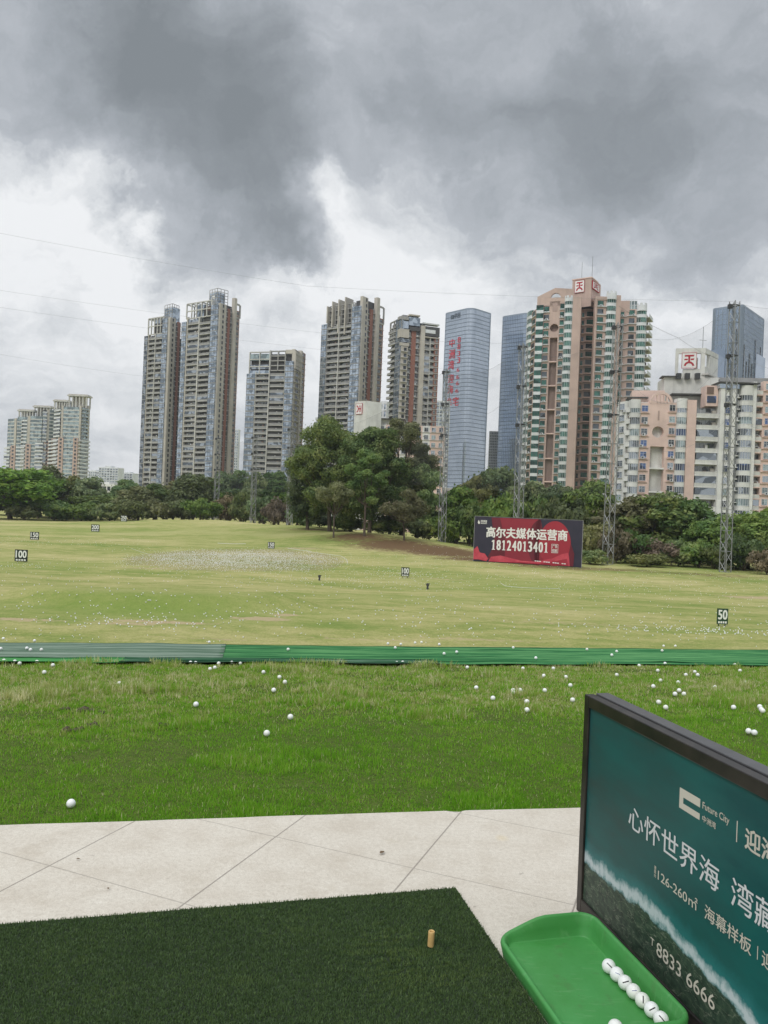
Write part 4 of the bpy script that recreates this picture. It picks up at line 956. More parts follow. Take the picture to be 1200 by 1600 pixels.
FT = [
 (18, 735, 118, 262, 'light0', 'broad bright green tree at the left edge of the range'),
 (62, 731, 56, 290, 'dark0', 'dark tree just right of the broad bright green tree'),
 (92, 752, 60, 285, 'mid0', 'brownish green tree under the left half of the stepped apartment blocks'),
 (118, 750, 52, 292, 'olive0', 'olive green tree under the right half of the stepped apartment blocks'),
 (139, 751, 42, 288, 'dark1', 'very dark round tree left of the small white houses'),
 (160, 776, 66, 280, 'mid1', 'low spreading tree in front of the small white houses'),
 (196, 752, 44, 292, 'dark2', 'dark loose tree right of the small white houses'),
 (217, 765, 58, 268, 'olive1', 'yellowish olive tree below the left edge of the twin towers'),
 (246, 762, 50, 275, 'mid2', 'mid green tree below the left one of the twin towers'),
 (272, 758, 46, 278, 'olive0', 'olive tree below the gap between the twin towers'),
 (303, 744, 62, 272, 'mid0', 'rounded green tree below the right one of the twin towers'),
 (334, 755, 46, 280, 'light1', 'fresh green tree just behind the leftmost lattice pole'),
 (356, 744, 40, 285, 'dark1', 'dark tree between the twin towers and the lower apartment tower'),
 (378, 741, 38, 280, 'tall1', 'narrow dark tree left of the lower apartment tower'),
 (408, 742, 44, 268, 'dark0', 'dark tree below the middle of the lower apartment tower'),
 (431, 735, 38, 250, 'tall0', 'slender light green tree between the two poles before the lower apartment tower'),
 (452, 752, 44, 252, 'mid1', 'mid green tree at the left foot of the large central trees'),
 (716, 762, 62, 178, 'mid2', 'green tree right of the dark topped lattice pole'),
 (744, 742, 60, 182, 'olive1', 'olive green tree below the red lettered glass tower'),
 (783, 728, 74, 185, 'mid0', 'tall green tree between the two glass towers, above the red billboard'),
 (828, 748, 66, 180, 'dark2', 'dark green tree at the left foot of the pink brown tower'),
 (862, 750, 66, 176, 'mid1', 'green tree at the middle foot of the pink brown tower'),
 (893, 760, 62, 172, 'dark0', 'dark tree above the right end of the red billboard'),
 (926, 752, 66, 170, 'mid2', 'green tree left of the pole before the pink brown tower'),
 (984, 778, 84, 158, 'olive0', 'olive green tree at the left foot of the white and pink block'),
 (1030, 772, 96, 156, 'dark1', 'broad dark tree below the round opening of the white and pink block'),
 (1078, 778, 90, 152, 'mid0', 'green tree below the stacked balconies of the white and pink block'),
 (1110, 812, 64, 146, 'dark2', 'low dark tree left of the tallest pole'),
 (1172, 800, 84, 140, 'light0', 'bright leafy tree right of the tallest pole'),
 (1206, 796, 60, 142, 'light1', 'bright leafy tree at the right edge of the photo'),
]
for a in FT: tree(a[0], a[1]-(7 if a[0] < 460 else 3), *a[2:])
for i, px in enumerate((1250, 1292, 1336, 1385, 1440, 1500, 1570)): tree(px, 800+8*(i % 3), 84, 138-3*i, ['mid0', 'dark1', 'light1', 'mid2', 'dark0', 'olive0', 'mid1'][i], 'tree just beyond the right edge of the photo', group='trees beyond the right edge')
for i in range(30):                                           # a second row that closes the gaps
    px = -40+i*17.5+random.uniform(-5, 5)
    tree(px, random.uniform(757, 776), random.uniform(46, 62), random.uniform(305, 335), random.choice(['dark0', 'dark1', 'mid1', 'mid2']), 'dark tree of the dense back row seen between the front trees on the left', group='back row of trees on the left')
for i in range(30):
    px = 690+i*28+random.uniform(-8, 8)
    tree(px, random.uniform(782, 805) if px < 960 else random.uniform(805, 822), random.uniform(70, 90), random.uniform(196, 215), random.choice(['dark0', 'dark1', 'dark2', 'mid1']), 'dark tree of the dense back row seen between the front trees on the right', group='back row of trees on the right')
def bigtree(px, ytop, wpx, D, seed, mat, z0, ncl, rc, nl, leaf, label, sparse=0.0, r0=.4, fork=.3, limbs=16, top=.3):
    P = atd(px, ytop, D); gz = float(ground(P.x, P.y)); W = wpx*D/F; Hh = P.z-gz; cm_, C = crown(seed, W, Hh, z0, ncl, rc, nl, leaf, mat, top=top, sparse=sparse)
    b = atd(px, 800, D); r = thing('tree', label, 'tree', (b.x*.4+P.x*.6, D, gz), 'trees along the far edge of the range')
    obj('trunk', trunk_mesh(seed, Hh, C, r0, fork, limbs), r); obj('crown', cm_, r)
bigtree(520, 646, 136, 178, 201, 'leaf_dark', .02, 74, 2.7, 66000, .50, 'largest dark green tree, left half of the tall central clump', r0=.5)
bigtree(582, 650, 100, 172, 202, 'leaf_dark', .06, 46, 2.5, 42000, .48, 'dense dark tree in the middle of the tall central clump', r0=.45)
bigtree(632, 640, 128, 180, 203, 'leaf_olive', .26, 42, 2.2, 34000, .46, 'airy tall tree with gaps in its crown, right half of the central clump', sparse=.6, r0=.5, fork=.38, limbs=30, top=.9)
bigtree(655, 715, 84, 176, 207, 'leaf_dark', .0, 30, 2.3, 22000, .46, 'dense dark tree filling the lower right of the central clump', r0=.4)
bigtree(484, 692, 74, 186, 208, 'leaf_mid', .0, 28, 2.2, 20000, .46, 'green tree bulging out at the left side of the central clump', r0=.4)
bigtree(552, 700, 96, 196, 209, 'leaf_dark', .0, 34, 2.6, 22000, .55, 'dark tree deep inside the left of the central clump', r0=.4)
bigtree(612, 705, 96, 194, 210, 'leaf_dark', .0, 34, 2.6, 22000, .55, 'dark tree deep inside the right of the central clump', r0=.4)
bigtree(524, 745, 62, 158, 204, 'leaf_olive', .36, 16, 1.35, 8500, .36, 'small tree with a thin pale trunk before the left of the central clump', sparse=.4, r0=.17, fork=.4)
bigtree(573, 700, 70, 160, 205, 'leaf_dark', .30, 24, 1.7, 14000, .38, 'tree with a reddish straight trunk in front of the central clump', sparse=.4, r0=.26, fork=.36)
bigtree(634, 762, 80, 156, 206, 'leaf_olive', .28, 22, 1.4, 11000, .36, 'low spreading olive tree before the right of the central clump', sparse=.4, r0=.2, fork=.36)
SH = [(40, 792, 40, 258, 'shrub1'), (86, 788, 52, 262, 'shrub0'), (128, 790, 46, 262, 'shrub0'), (172, 790, 44, 260, 'shrub1'), (212, 786, 44, 255, 'shrub2'), (255, 788, 44, 258, 'shrub2'), (288, 786, 40, 258, 'shrub0'),
      (318, 785, 40, 250, 'shrub0'), (360, 782, 40, 262, 'brownshrub'), (380, 776, 34, 258, 'shrub1'), (412, 780, 36, 248, 'shrub1'), (436, 788, 34, 240, 'brownshrub'), (470, 798, 40, 232, 'shrub0'), (500, 806, 40, 200, 'shrub1'),
      (548, 812, 44, 182, 'shrub1'), (600, 816, 46, 176, 'shrub1'), (652, 815, 44, 172, 'shrub0'), (672, 812, 40, 172, 'shrub1'), (712, 806, 58, 168, 'shrub0'), (735, 798, 46, 165, 'shrub0'), (780, 788, 60, 165, 'shrub0'), (830, 790, 60, 162, 'shrub1'),
      (880, 796, 62, 158, 'shrub0'), (925, 826, 56, 148, 'shrub2'), (965, 836, 40, 140, 'brownshrub'), (995, 838, 52, 142, 'shrub0'), (1030, 852, 48, 140, 'brownshrub'), (1062, 850, 52, 140, 'shrub1'), (1095, 852, 50, 138, 'shrub1'),
      (1118, 858, 40, 136, 'shrub0'), (1165, 846, 56, 134, 'shrub0'), (1200, 866, 40, 126, 'brownshrub'), (1188, 840, 50, 136, 'shrub0'), (925, 862, 42, 134, 'shrub1'), (1012, 868, 50, 134, 'shrub2')]
NEAR = ['the broad bright tree at the left edge', 'the stepped apartment blocks', 'the very dark round tree', 'the small white houses', 'the yellowish olive tree', 'the left one of the twin towers', 'the gap between the twin towers',
        'the right one of the twin towers', 'the leftmost lattice pole, on its right', 'the narrow dark tree', 'the lower apartment tower', 'the slender light green tree', 'the left end of the central clump', 'the largest central tree',
        'the small pale trunked tree', 'the reddish straight trunk', 'the low spreading olive tree', 'the airy tall tree', 'the dark topped pole, on its right', 'the left end of the red billboard', 'the tall tree above the billboard', 'the pole behind the billboard',
        'the right end of the red billboard, behind it', 'the right end of the red billboard, beside it', 'the pole before the pink brown tower', 'that pole, a little to its right', 'the round opening of the pink block', 'the stacked balconies of the pink block', 'the low dark tree left of the tallest pole',
        'the tallest pole, at its left foot', 'the bright leafy tree at the right', 'the right edge of the photo, dry and low', 'the bright tree at the right edge', 'the foot of the pole right of the billboard', 'the dry bank left of the tallest pole']
KIND = {'shrub0': 'green shrub', 'shrub1': 'dark green shrub', 'shrub2': 'olive shrub', 'brownshrub': 'dry brown shrub'}
for a, nm in zip(SH, NEAR): tree(*a, KIND[a[4]]+' by '+nm, 'shrub', 'shrubs along the edge of the range', 'shrub')
# ------------------------------------------------------------------ buildings
def ob(mb, x0, x1, o0, o1, z0, z1, mat): mb.box(x0, x1, -o1, -o0, z0, z1, mat)       # o = metres out from the facade plane
class Seg:
    """one straight stretch of facade, left to right as seen from the range"""
    def __init__(s, a, b): s.a, s.b = Vector((a.x, a.y, 0)), Vector((b.x, b.y, 0)); s.x = (s.b-s.a).normalized(); s.L = (s.b-s.a).length; s.n = Vector((s.x.y, -s.x.x, 0))
    def uz(s, px, py):
        r = ray(px, py); t = s.a.dot(s.n)/Vector((r.x, r.y, 0)).dot(s.n); P = r*t; return (Vector((P.x, P.y, 0))-s.a).dot(s.x), CH+P.z
    def M(s, root): a = s.a-Vector((root.x, root.y, 0)); return Matrix(((s.x.x, -s.n.x, 0, a.x), (s.x.y, -s.n.y, 0, a.y), (0, 0, 1, -root.z), (0, 0, 0, 1)))
def e_bal(w, fh, d=1.5, rail='mid_grey', slab='pale_concrete', th=.22, seed=0, wall='shade_room', railh=1.05, over=.12):
    g = random.Random(seed); mb = MB()
    ob(mb, 0, w, -d, over, 0, th, slab); ob(mb, .05, w-.05, over-.10, over-.04, th, th+railh, rail); ob(mb, .05, w-.05, over-.13, over-.01, th+railh, th+railh+.07, slab)
    ob(mb, w*.06, w*.94, -d+.01, -d+.06, th, fh-.30, 'room_glass')
    for k in range(1, 4): ob(mb, w*.06+w*.88*k/4-.04, w*.06+w*.88*k/4+.04, -d+.06, -d+.09, th, fh-.30, 'frame_white' if g.random() < .5 else 'frame_dark')
    for k in range(g.randint(1, 4)):
        x = g.uniform(.2, max(.3, w-1.2)); ww = g.uniform(.4, 1.1); ob(mb, x, x+ww, -d+.3, -d+.8, th, th+g.uniform(.6, 2.0), g.choice(['cool_white', 'off_white', 'mid_grey', 'beige_wall', 'plant_green', 'brown_wall']))
    if g.random() < .18: ob(mb, w*.05, w*.95, over-.16, over-.11, th+railh, fh-.05, 'grey_glass')
    return mb
def e_bay(w, fh, d=.5, glass='blue_glass', band='mid_grey', bandh=.55, n=3, fr='frame_dark'):
    mb = MB(); ob(mb, 0, w, -1.5, d-.05, bandh, fh, glass); ob(mb, -.03, w+.03, -1.5, d, 0, bandh, band)
    for k in range(n+1): x = w*k/n; ob(mb, x-.05, x+.05, d-.05, d+.02, bandh, fh, fr)
    ob(mb, 0, w, d-.05, d+.02, bandh+(fh-bandh)*.62, bandh+(fh-bandh)*.62+.09, fr); return mb
def e_win(w, h, glass='dark_glass', fr='frame_white', sill='pale_concrete', n=2):
    mb = MB(); ob(mb, 0, w, .005, .05, 0, h, glass)
    ob(mb, -.08, 0, 0, .12, -.06, h+.08, fr); ob(mb, w, w+.08, 0, .12, -.06, h+.08, fr); ob(mb, 0, w, 0, .12, h, h+.08, fr); ob(mb, -.15, w+.15, 0, .28, -.16, -.06, sill); ob(mb, 0, w, 0, .12, -.06, 0, fr)
    for k in range(1, n): ob(mb, w*k/n-.035, w*k/n+.035, .05, .09, 0, h, fr)
    ob(mb, 0, w, .05, .09, h*.66, h*.66+.05, fr); return mb
def e_round(w, fh, bulge, glass, band, bandh=1.05, n=7, fr='frame_white'):
    mb = MB(); R = w/2
    def pts(q): return [(R-(R+q)*math.cos(math.pi*k/n), -(bulge+q)*math.sin(math.pi*k/n)) for k in range(n+1)]
    mb.prism(pts(0)[::-1]+[(0, 1.5), (w, 1.5)], bandh, fh, glass); mb.prism(pts(.10)[::-1]+[(-.1, 1.5), (w+.1, 1.5)], 0, bandh, band)
    mb.prism(pts(.16)[::-1]+[(-.12, 1.4), (w+.12, 1.4)], bandh-.02, bandh+.09, 'cool_white')
    for k in range(1, n):
        x, y = pts(.03)[k]; mb.box(x-.045, x+.045, y-.03, y+.05, bandh, fh, fr)
    return mb
def e_ac(): mb = MB(); ob(mb, 0, .85, .05, .45, 0, .65, 'cool_white'); ob(mb, .12, .55, .45, .47, .08, .55, 'dark_grey'); ob(mb, -.05, .95, 0, .5, -.08, 0, 'pale_concrete'); return mb
SPLIT = {'ledge', 'pier', 'bay_cap', 'roof_fin', 'extractor', 'dark_groove', 'window_band', 'roof_room', 'aerial', 'niche', 'roof_canopy', 'parapet', 'roof_house', 'wall'}
class Bld:
    def __init__(s, name, label, px, D, group=None, cat='building'):
        P = atd(px, 800, D); s.loc = Vector((P.x, P.y, -8.0)); s.root = thing(name, label, cat, tuple(s.loc), group); s.parts = {}; s.pieces = []; s.reps = {}; s.cache = {}
    def seg(s, pxa, Da, pxb, Db, py): return Seg(atd(pxa, py, Da), atd(pxb, py, Db))
    def P(s, part): return s.parts.setdefault(part, MB())
    def box(s, part, sg, u0, u1, o0, o1, z0, z1, mat):
        m = MB(); ob(m, u0, u1, o0, o1, z0, z1, mat); s.add(part, m, sg.M(s.loc))
    def add(s, part, m, M):
        if part in SPLIT: q = MB(); q.merge(m, M); s.pieces.append((part, q))
        else: s.P(part).merge(m, M)
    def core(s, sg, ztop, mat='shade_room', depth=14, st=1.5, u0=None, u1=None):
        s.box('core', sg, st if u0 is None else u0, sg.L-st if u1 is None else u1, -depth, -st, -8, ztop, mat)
    def rep(s, part, key, fn, sg, u, o, z):
        if key not in s.cache: mb = fn(); s.cache[key] = (mb, mb.mesh(part))
        s.reps.setdefault(part, []).append((key, sg.M(s.loc) @ Matrix.Translation((u, -o, z))))
    def strip(s, kind, sg, u0, u1, ztop, zlo, fh, seed=0, **k):
        w = u1-u0; z = ztop-fh; g = random.Random(seed+int(u0*10)); i = 0
        if kind == 'wall': s.box('wall', sg, u0, u1, k.get('back', -1.5), k.get('o', 0), -8, ztop, k.get('mat', 'beige_wall')); return
        if kind in ('slit', 'wwin', 'redwin'): s.box('wall', sg, u0, u1, -1.5, k.get('o', 0), -8, ztop, k.get('mat', 'beige_wall'))
        while z > zlo:
            v = g.randint(0, 3)
            if kind == 'bal':
                two = k.get('two', False) and i % 2
                s.rep('balcony', ('bal', round(w, 2), v, bool(two)), lambda: e_bal(w, fh, k.get('d', 1.5), k.get('rail', 'mid_grey') if not two else k.get('rail2', 'grey_concrete'), k.get('slab', 'pale_concrete') if not two else 'mid_grey', .30 if not two else .16, v+int(w*9), railh=k.get('railh', 1.0), over=k.get('over', .12)), sg, u0, 0, z)
            elif kind == 'bay': s.rep('bay_window', ('bay', round(w, 2), k.get('glass')), lambda: e_bay(w, fh, k.get('o', .5), k.get('glass', 'blue_glass'), k.get('band', 'mid_grey'), k.get('bandh', .5), k.get('n', 3)), sg, u0, 0, z)
            elif kind == 'slit':
                ww = min(.9, w*.3); s.rep('window', ('slit', round(ww, 2)), lambda: e_win(ww, 1.7, 'dark_glass', 'frame_dark', k.get('mat', 'beige_wall'), 1), sg, u0+(w-ww)*k.get('at', .5), k.get('o', 0), z+.8)
            elif kind in ('wwin', 'redwin'):
                ww = w*k.get('fw', .6); gl = k['glasses'][g.randint(0, len(k['glasses'])-1)] if 'glasses' in k else k.get('glass', 'dark_glass'); hh = k.get('h', 1.55)
                s.rep('window', ('win', round(ww, 2), gl, hh), lambda: e_win(ww, hh, gl, k.get('fr', 'frame_white'), k.get('sill', 'pale_concrete'), 3 if ww > 2 else 2), sg, u0+(w-ww)*k.get('at', .5), k.get('o', 0), z+.85)
                if k.get('ledge'): s.box('ledge', sg, u0, u1, k.get('o', 0)-.1, k.get('o', 0)+k['ledge'], z+.38, z+.52, k.get('sill', 'pale_concrete'))
                if kind == 'redwin': s.box('ledge', sg, u0, u1, -.1, .16, z-.14, z+.14, 'pale_concrete')
                if g.random() < k.get('ac', 0): s.rep('air_conditioner', ('ac',), e_ac, sg, u0+g.uniform(.1, max(.2, w-1.1)), k.get('o', 0)+.05, z+.10+(.42 if k.get('ledge') else 0))
            elif kind == 'rec':
                ww = max(.5, w*.7); s.rep('window', ('rec', round(w, 2)), lambda: e_win(ww, 1.9, 'room_glass', 'frame_white', 'mid_grey', 2), sg, u0+w*.15, k.get('deep', -1.0), z+.5); s.box('ledge', sg, u0, u1, -1.5, k.get('lo', -.35), z-.12, z+.14, k.get('slab', 'pale_concrete'))
                if i % 2 == 0 and k.get('ac', 0) > g.random(): s.rep('air_conditioner', ('ac',), e_ac, sg, u0+.1, k.get('lo', -.35)-.5, z+.22)
            elif kind == 'rbay': gl = k['glasses'][g.randint(0, len(k['glasses'])-1)]; s.rep('bay_window', ('rb', round(w, 2), gl), lambda: e_round(w, fh, k.get('bulge', .9), gl, k.get('band', 'cool_white'), k.get('bandh', 1.1)), sg, u0, 0, z)
            z -= fh; i += 1
    def done(s, limit=100):
        for part, mb in s.parts.items():
            if mb.f: mb.build(part, s.root)
        for part in dict.fromkeys(q[0] for q in s.pieces):
            lst = [q[1] for q in s.pieces if q[0] == part]; lst.sort(key=lambda q: -max(v[2] for v in q.v))
            for q in lst[:limit]: q.build(part, s.root)
            if lst[limit:]:
                mb = MB()
                for q in lst[limit:]: mb.merge(q)
                tag(mb.build(part, s.root), None, kind='stuff')
        for part, lst in s.reps.items():
            lst.sort(key=lambda q: -q[1].translation.z)
            for key, M in lst[:limit]: obj(part, s.cache[key][1], s.root, None, M)
            if lst[limit:]:
                mb = MB()
                for key, M in lst[limit:]: mb.merge(s.cache[key][0], M)
                tag(mb.build(part, s.root), None, kind='stuff')
        return s
def zoomer(ox, oy, sc): return (lambda x: ox+x/sc), (lambda y: oy+y/sc)
def run(b, segs, strips, fx, fy, ref, zlo, fh):
    for q in strips:
        i, kind, xa, xb, yt = q[:5]; k = dict(q[5]) if len(q) > 5 else {}; sg = segs[i]; pr = fy(k.pop('ref', ref))
        u0, u1 = sg.uz(fx(xa), pr)[0], sg.uz(fx(xb), pr)[0]; zt = sg.uz(fx((xa+xb)/2)+.04*(pr-fy(yt)), fy(yt))[1]
        b.strip(kind, sg, u0, u1, zt, zlo, fh, i*37, **k)
def frame_grid(b, part, sg, u0, u1, o0, o1, z0, z1, nu, nz, t, mat):
    for k in range(nu+1): u = u0+(u1-u0)*k/nu; b.box(part, sg, u-t/2, u+t/2, o0, o1, z0, z1, mat)
    for k in range(nz+1):
        z = z0+(z1-z0)*k/nz
        for j in range(nu): ua, ub = u0+(u1-u0)*j/nu+t/2, u0+(u1-u0)*(j+1)/nu-t/2; b.box(part, sg, ua, ub, o0+.02, o1-.02, z-t/2, z+t/2, mat)

# ---- the twin towers
def twin(label, fx, fy, ref, segp, strips, perg, pent, coretops, emblem):
    b = Bld('apartment_tower', label, fx(segp[1][0]), segp[1][1], 'matching beige apartment towers')
    S = [b.seg(fx(segp[i][0]), segp[i][1], fx(segp[i+1][0]), segp[i+1][1], fy(ref)) for i in range(len(segp)-1)]
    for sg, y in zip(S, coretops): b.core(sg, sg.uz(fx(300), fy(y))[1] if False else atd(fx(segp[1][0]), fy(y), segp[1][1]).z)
    run(b, S, strips, fx, fy, ref, 8, 3.05)
    if perg:
        (xa, xb, yt, yb, nu) = perg; sg = S[0]; lean = .04*(fy(ref)-fy(yt)); ua, ub = sg.uz(fx(xa)-0*lean, fy(yt))[0], sg.uz(fx(xb), fy(yt))[0]; zt = sg.uz(fx((xa+xb)/2), fy(yt))[1]; zb = sg.uz(fx((xa+xb)/2), fy(yb))[1]
        frame_grid(b, 'roof_frame', sg, ua, ub, -.7, 0, zb, zt, nu, 2, .55, 'pale_concrete'); frame_grid(b, 'roof_frame', sg, ua, ub, -6.7, -6, zb, zt, nu, 2, .5, 'grey_concrete')
        for k in range(nu+1): u = ua+(ub-ua)*k/nu; b.box('roof_frame', sg, u-.3, u+.3, -6, -.7, zt-.6, zt+.02, 'pale_concrete')
        b.box('roof_room', sg, ua+(ub-ua)*.35, ua+(ub-ua)*.62, -5, -1.6, zb-2, zt-1.2, 'blue_glass'); b.box('roof_room', sg, ua+(ub-ua)*.64, ub, -5.5, -2.5, zb-2, zt-2.5, 'brown_wall')
    if pent:
        (xa, xm, xb, yt, yb, D) = pent; A = Seg(atd(fx(xa), fy(yt), D+5.5), atd(fx(xm), fy(yt), D)); B = Seg(atd(fx(xm), fy(yt), D), atd(fx(xb), fy(yt), D+5)); zt = atd(fx(xm), fy(yt), D).z; zb = atd(fx(xm), fy(yb), D).z
        b.box('penthouse', A, .05, A.L-.05, -5.5, -.05, zb-8, zt-2.2, 'blue_glass'); frame_grid(b, 'penthouse_frame', A, 0, A.L, -.12, .08, zb, zt, 3, 5, .3, 'grey_concrete'); frame_grid(b, 'penthouse_frame', B, 0, B.L, -.12, .08, zb, zt, 3, 5, .3, 'mid_grey')
        if emblem:
            w = A.L*.42; m = MB(); c = A.L*.55; zz = zt-5.2
            ob(m, c-w/2, c-w/2+.5, .12, .25, zz-1.2, zz+.6, 'sign_white'); ob(m, c+w/2-.5, c+w/2, .12, .25, zz-1.2, zz+.6, 'sign_white'); ob(m, c-w/2, c+w/2, .26, .36, zz+.5, zz+1.0, 'sign_white'); ob(m, c-.3, c+.3, .12, .25, zz-.9, zz+1.2, 'sign_white'); b.P('emblem').merge(m, A.M(b.loc))
    return b, S
fx, fy = zoomer(200, 430, 4.57)
b, S = twin('taller right one of the twin beige towers with balconies and red brown strips', fx, fy, 660, [(375, 464), (640, 447), (786, 462)],
    [(0, 'bay', 376, 408, 335, dict(glass='blue_glass', n=2)), (0, 'wall', 408, 416, 300, dict(o=.1)), (0, 'bal', 416, 494, 315, dict(two=True)), (0, 'wall', 494, 501, 300, dict(o=.35, mat='pale_concrete')), (0, 'bal', 501, 577, 312, dict(two=True)), (0, 'wall', 577, 584, 190, dict(o=.25, mat='pale_concrete')), (0, 'bay', 584, 634, 215, dict(glass='blue_glass', o=.9)),
     (0, 'wall', 634, 640, 205, dict(o=.1)), (1, 'slit', 641, 684, 205, dict(o=.2)), (1, 'rec', 684, 703, 222, dict(ac=.6)), (1, 'wall', 703, 720, 240, dict(mat='brown_red', o=-.5)), (1, 'rec', 720, 737, 232), (1, 'wall', 737, 755, 165, dict(o=.7)), (1, 'redwin', 755, 785, 255, dict(mat='brown_red', o=-.3, glass='dark_glass', fw=.55))],
    (420, 600, 192, 300, 5), (585, 640, 716, 92, 200, 452), (310, 235), True)
b.box('roof_room', S[1], S[1].L*.35, S[1].L*.8, -9, -3, 60, atd(347, fy(200), 452).z, 'dark_grey'); zt = atd(370, fy(215), 462).z; frame_grid(b, 'corner_frame', S[1], S[1].L*.78, S[1].L, -.6, 0, zt-8, zt, 1, 1, 1.0, 'grey_concrete')
b.done()
b, S = twin('lower left one of the twin beige towers with balconies and red brown strips', fx, fy, 660, [(112, 478), (288, 466), (374, 475)],
    [(0, 'bay', 113, 136, 435, dict(glass='grey_glass', n=2)), (0, 'wall', 136, 141, 425, dict(o=.1)), (0, 'bal', 141, 187, 425, dict(two=True)), (0, 'wall', 187, 191, 420, dict(o=.35, mat='pale_concrete')), (0, 'bal', 191, 237, 420, dict(two=True)), (0, 'wall', 237, 241, 290, dict(o=.2, mat='pale_concrete')), (0, 'bay', 241, 275, 312, dict(glass='blue_glass', o=.8)),
     (0, 'wall', 275, 288, 305, dict(o=.1)), (1, 'slit', 289, 327, 305, dict(o=.2)), (1, 'rec', 327, 349, 330, dict(ac=.6)), (1, 'wall', 349, 366, 335, dict(mat='brown_red', o=-.5)), (1, 'rec', 366, 374, 335)],
    (146, 255, 303, 420, 5), (264, 318, 366, 203, 310, 470), (428, 330), False)
b.done()

# ---- lower tower left of the central trees
fx, fy = zoomer(360, 440, 4.615); ref = 850
b = Bld('apartment_tower', 'lower beige apartment tower standing alone between the twin towers and the central trees', fx(448), 415, 'matching beige apartment towers')
S = [b.seg(fx(113), 423, fx(450), 415, fy(ref)), b.seg(fx(450), 415, fx(532), 434, fy(ref))]
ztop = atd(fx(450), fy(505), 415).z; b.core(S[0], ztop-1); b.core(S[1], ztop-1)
run(b, S, [(0, 'bay', 114, 174, 665, dict(glass='blue_glass', bandh=.8)), (0, 'wall', 174, 179, 650, dict(o=.2, mat='pale_concrete')), (0, 'bal', 179, 272, 665, dict(rail='mid_grey')), (0, 'wall', 272, 278, 495, dict(o=.5, mat='pale_concrete')), (0, 'bal', 278, 384, 640, dict(rail='mid_grey')), (0, 'wall', 384, 390, 570, dict(o=.3, mat='pale_concrete')), (0, 'bay', 390, 448, 575, dict(glass='blue_glass', o=.8, bandh=.7)),
  (1, 'wwin', 451, 492, 500, dict(o=.1, glass='dark_glass', fw=.4, h=1.7, ledge=.8, fr='frame_dark')), (1, 'wall', 492, 502, 500, dict(o=.6)), (1, 'redwin', 502, 533, 512, dict(mat='brown_red', o=-.3, fw=.4))], fx, fy, ref, 8, 3.0)
sg = S[0]; z1 = sg.uz(fx(200), fy(508))[1]; z0 = sg.uz(fx(200), fy(665))[1]; u0, u1 = sg.uz(fx(137), fy(580))[0], sg.uz(fx(284), fy(580))[0]
for k, (za, zb_, mt_) in enumerate(((.0, .16, 'blue_glass'), (.22, .42, 'grey_glass'), (.62, .92, 'pale_green_glass'))): b.box('roof_room', sg, u0+.2, u1-.2, -1.5, -.3, z0+(z1-z0)*za, z0+(z1-z0)*zb_, mt_)
frame_grid(b, 'roof_frame', sg, u0, u1, -1.2, .05, z0, z1, 2, 3, .45, 'pale_concrete'); ua, ub = sg.uz(fx(290), fy(560))[0], sg.uz(fx(395), fy(560))[0]; zc_ = sg.uz(fx(340), fy(640))[1]
frame_grid(b, 'balcony_frame', sg, ua, ub, -1.2, 0, zc_, z1+.3, 2, 4, .5, 'grey_concrete'); b.box('roof_room', sg, ua, ub, -1.5, -1.1, zc_, z1-2, 'room_glass')
b.box('parapet', sg, ub, sg.L, -1.4, 0, z1-1.2, z1+.9, 'beige_wall'); b.box('parapet', S[1], 0, S[1].L*.55, -.9, .7, ztop-9, ztop+.5, 'beige_wall'); b.done()

# ---- stepped tower behind the central trees
ref = 560
b = Bld('apartment_tower', 'beige apartment tower with stepped concrete fins along its roof', fx(935), 405, 'matching beige apartment towers')
S = [b.seg(fx(652), 421, fx(935), 405, fy(ref)), b.seg(fx(935), 405, fx(1096), 421, fy(ref))]
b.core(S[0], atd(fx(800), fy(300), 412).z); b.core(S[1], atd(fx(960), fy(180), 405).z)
run(b, S, [(0, 'bay', 653, 690, 310, dict(glass='blue_glass', n=2)), (0, 'wall', 690, 694, 300, dict(o=.2, mat='grey_concrete')), (0, 'bal', 694, 775, 300, dict(two=True)), (0, 'wall', 775, 780, 250, dict(o=.4, mat='pale_concrete')), (0, 'bal', 780, 864, 290, dict(two=True)), (0, 'wall', 864, 870, 160, dict(o=.3, mat='pale_concrete')), (0, 'bay', 870, 932, 180, dict(glass='blue_glass', o=.8)),
  (1, 'slit', 936, 976, 112, dict(o=.2, at=.75)), (1, 'rec', 976, 1000, 190, dict(ac=.6)), (1, 'wall', 1000, 1022, 200, dict(mat='brown_red', o=-.5)), (1, 'rec', 1022, 1037, 190), (1, 'wall', 1037, 1056, 118, dict(o=.7)), (1, 'redwin', 1056, 1097, 265, dict(mat='brown_red', o=-.3, fw=.5))], fx, fy, ref, 8, 3.05)
sg = S[0]
for x, yt, yb in ((704, 180, 300), (742, 145, 330), (787, 130, 370), (835, 113, 380)):
    u, zt = sg.uz(fx(x), fy(yt)); zb = sg.uz(fx(x), fy(yb))[1]; b.box('roof_fin', sg, u-.35, u+.35, -6, .6, zb, zt, 'beige_wall')
u0, z1 = sg.uz(fx(704), fy(185)); u1, z2 = sg.uz(fx(890), fy(140)); z0 = sg.uz(fx(800), fy(300))[1]; frame_grid(b, 'roof_frame', sg, u0, u1, -1.8, -1.2, z0, (z1+z2)/2, 8, 4, .4, 'grey_concrete'); b.box('roof_room', sg, u0, u1, -7, -2.0, z0, (z1+z2)/2-2.5, 'room_glass')
zt = atd(fx(1080), fy(180), 418).z; frame_grid(b, 'corner_frame', S[1], S[1].L*.78, S[1].L, -.6, 0, zt-9, zt, 1, 1, .9, 'grey_concrete'); b.box('roof_room', S[1], S[1].L*.25, S[1].L*.7, -8, -2, 90, atd(fx(1030), fy(150), 415).z, 'dark_grey'); b.done()

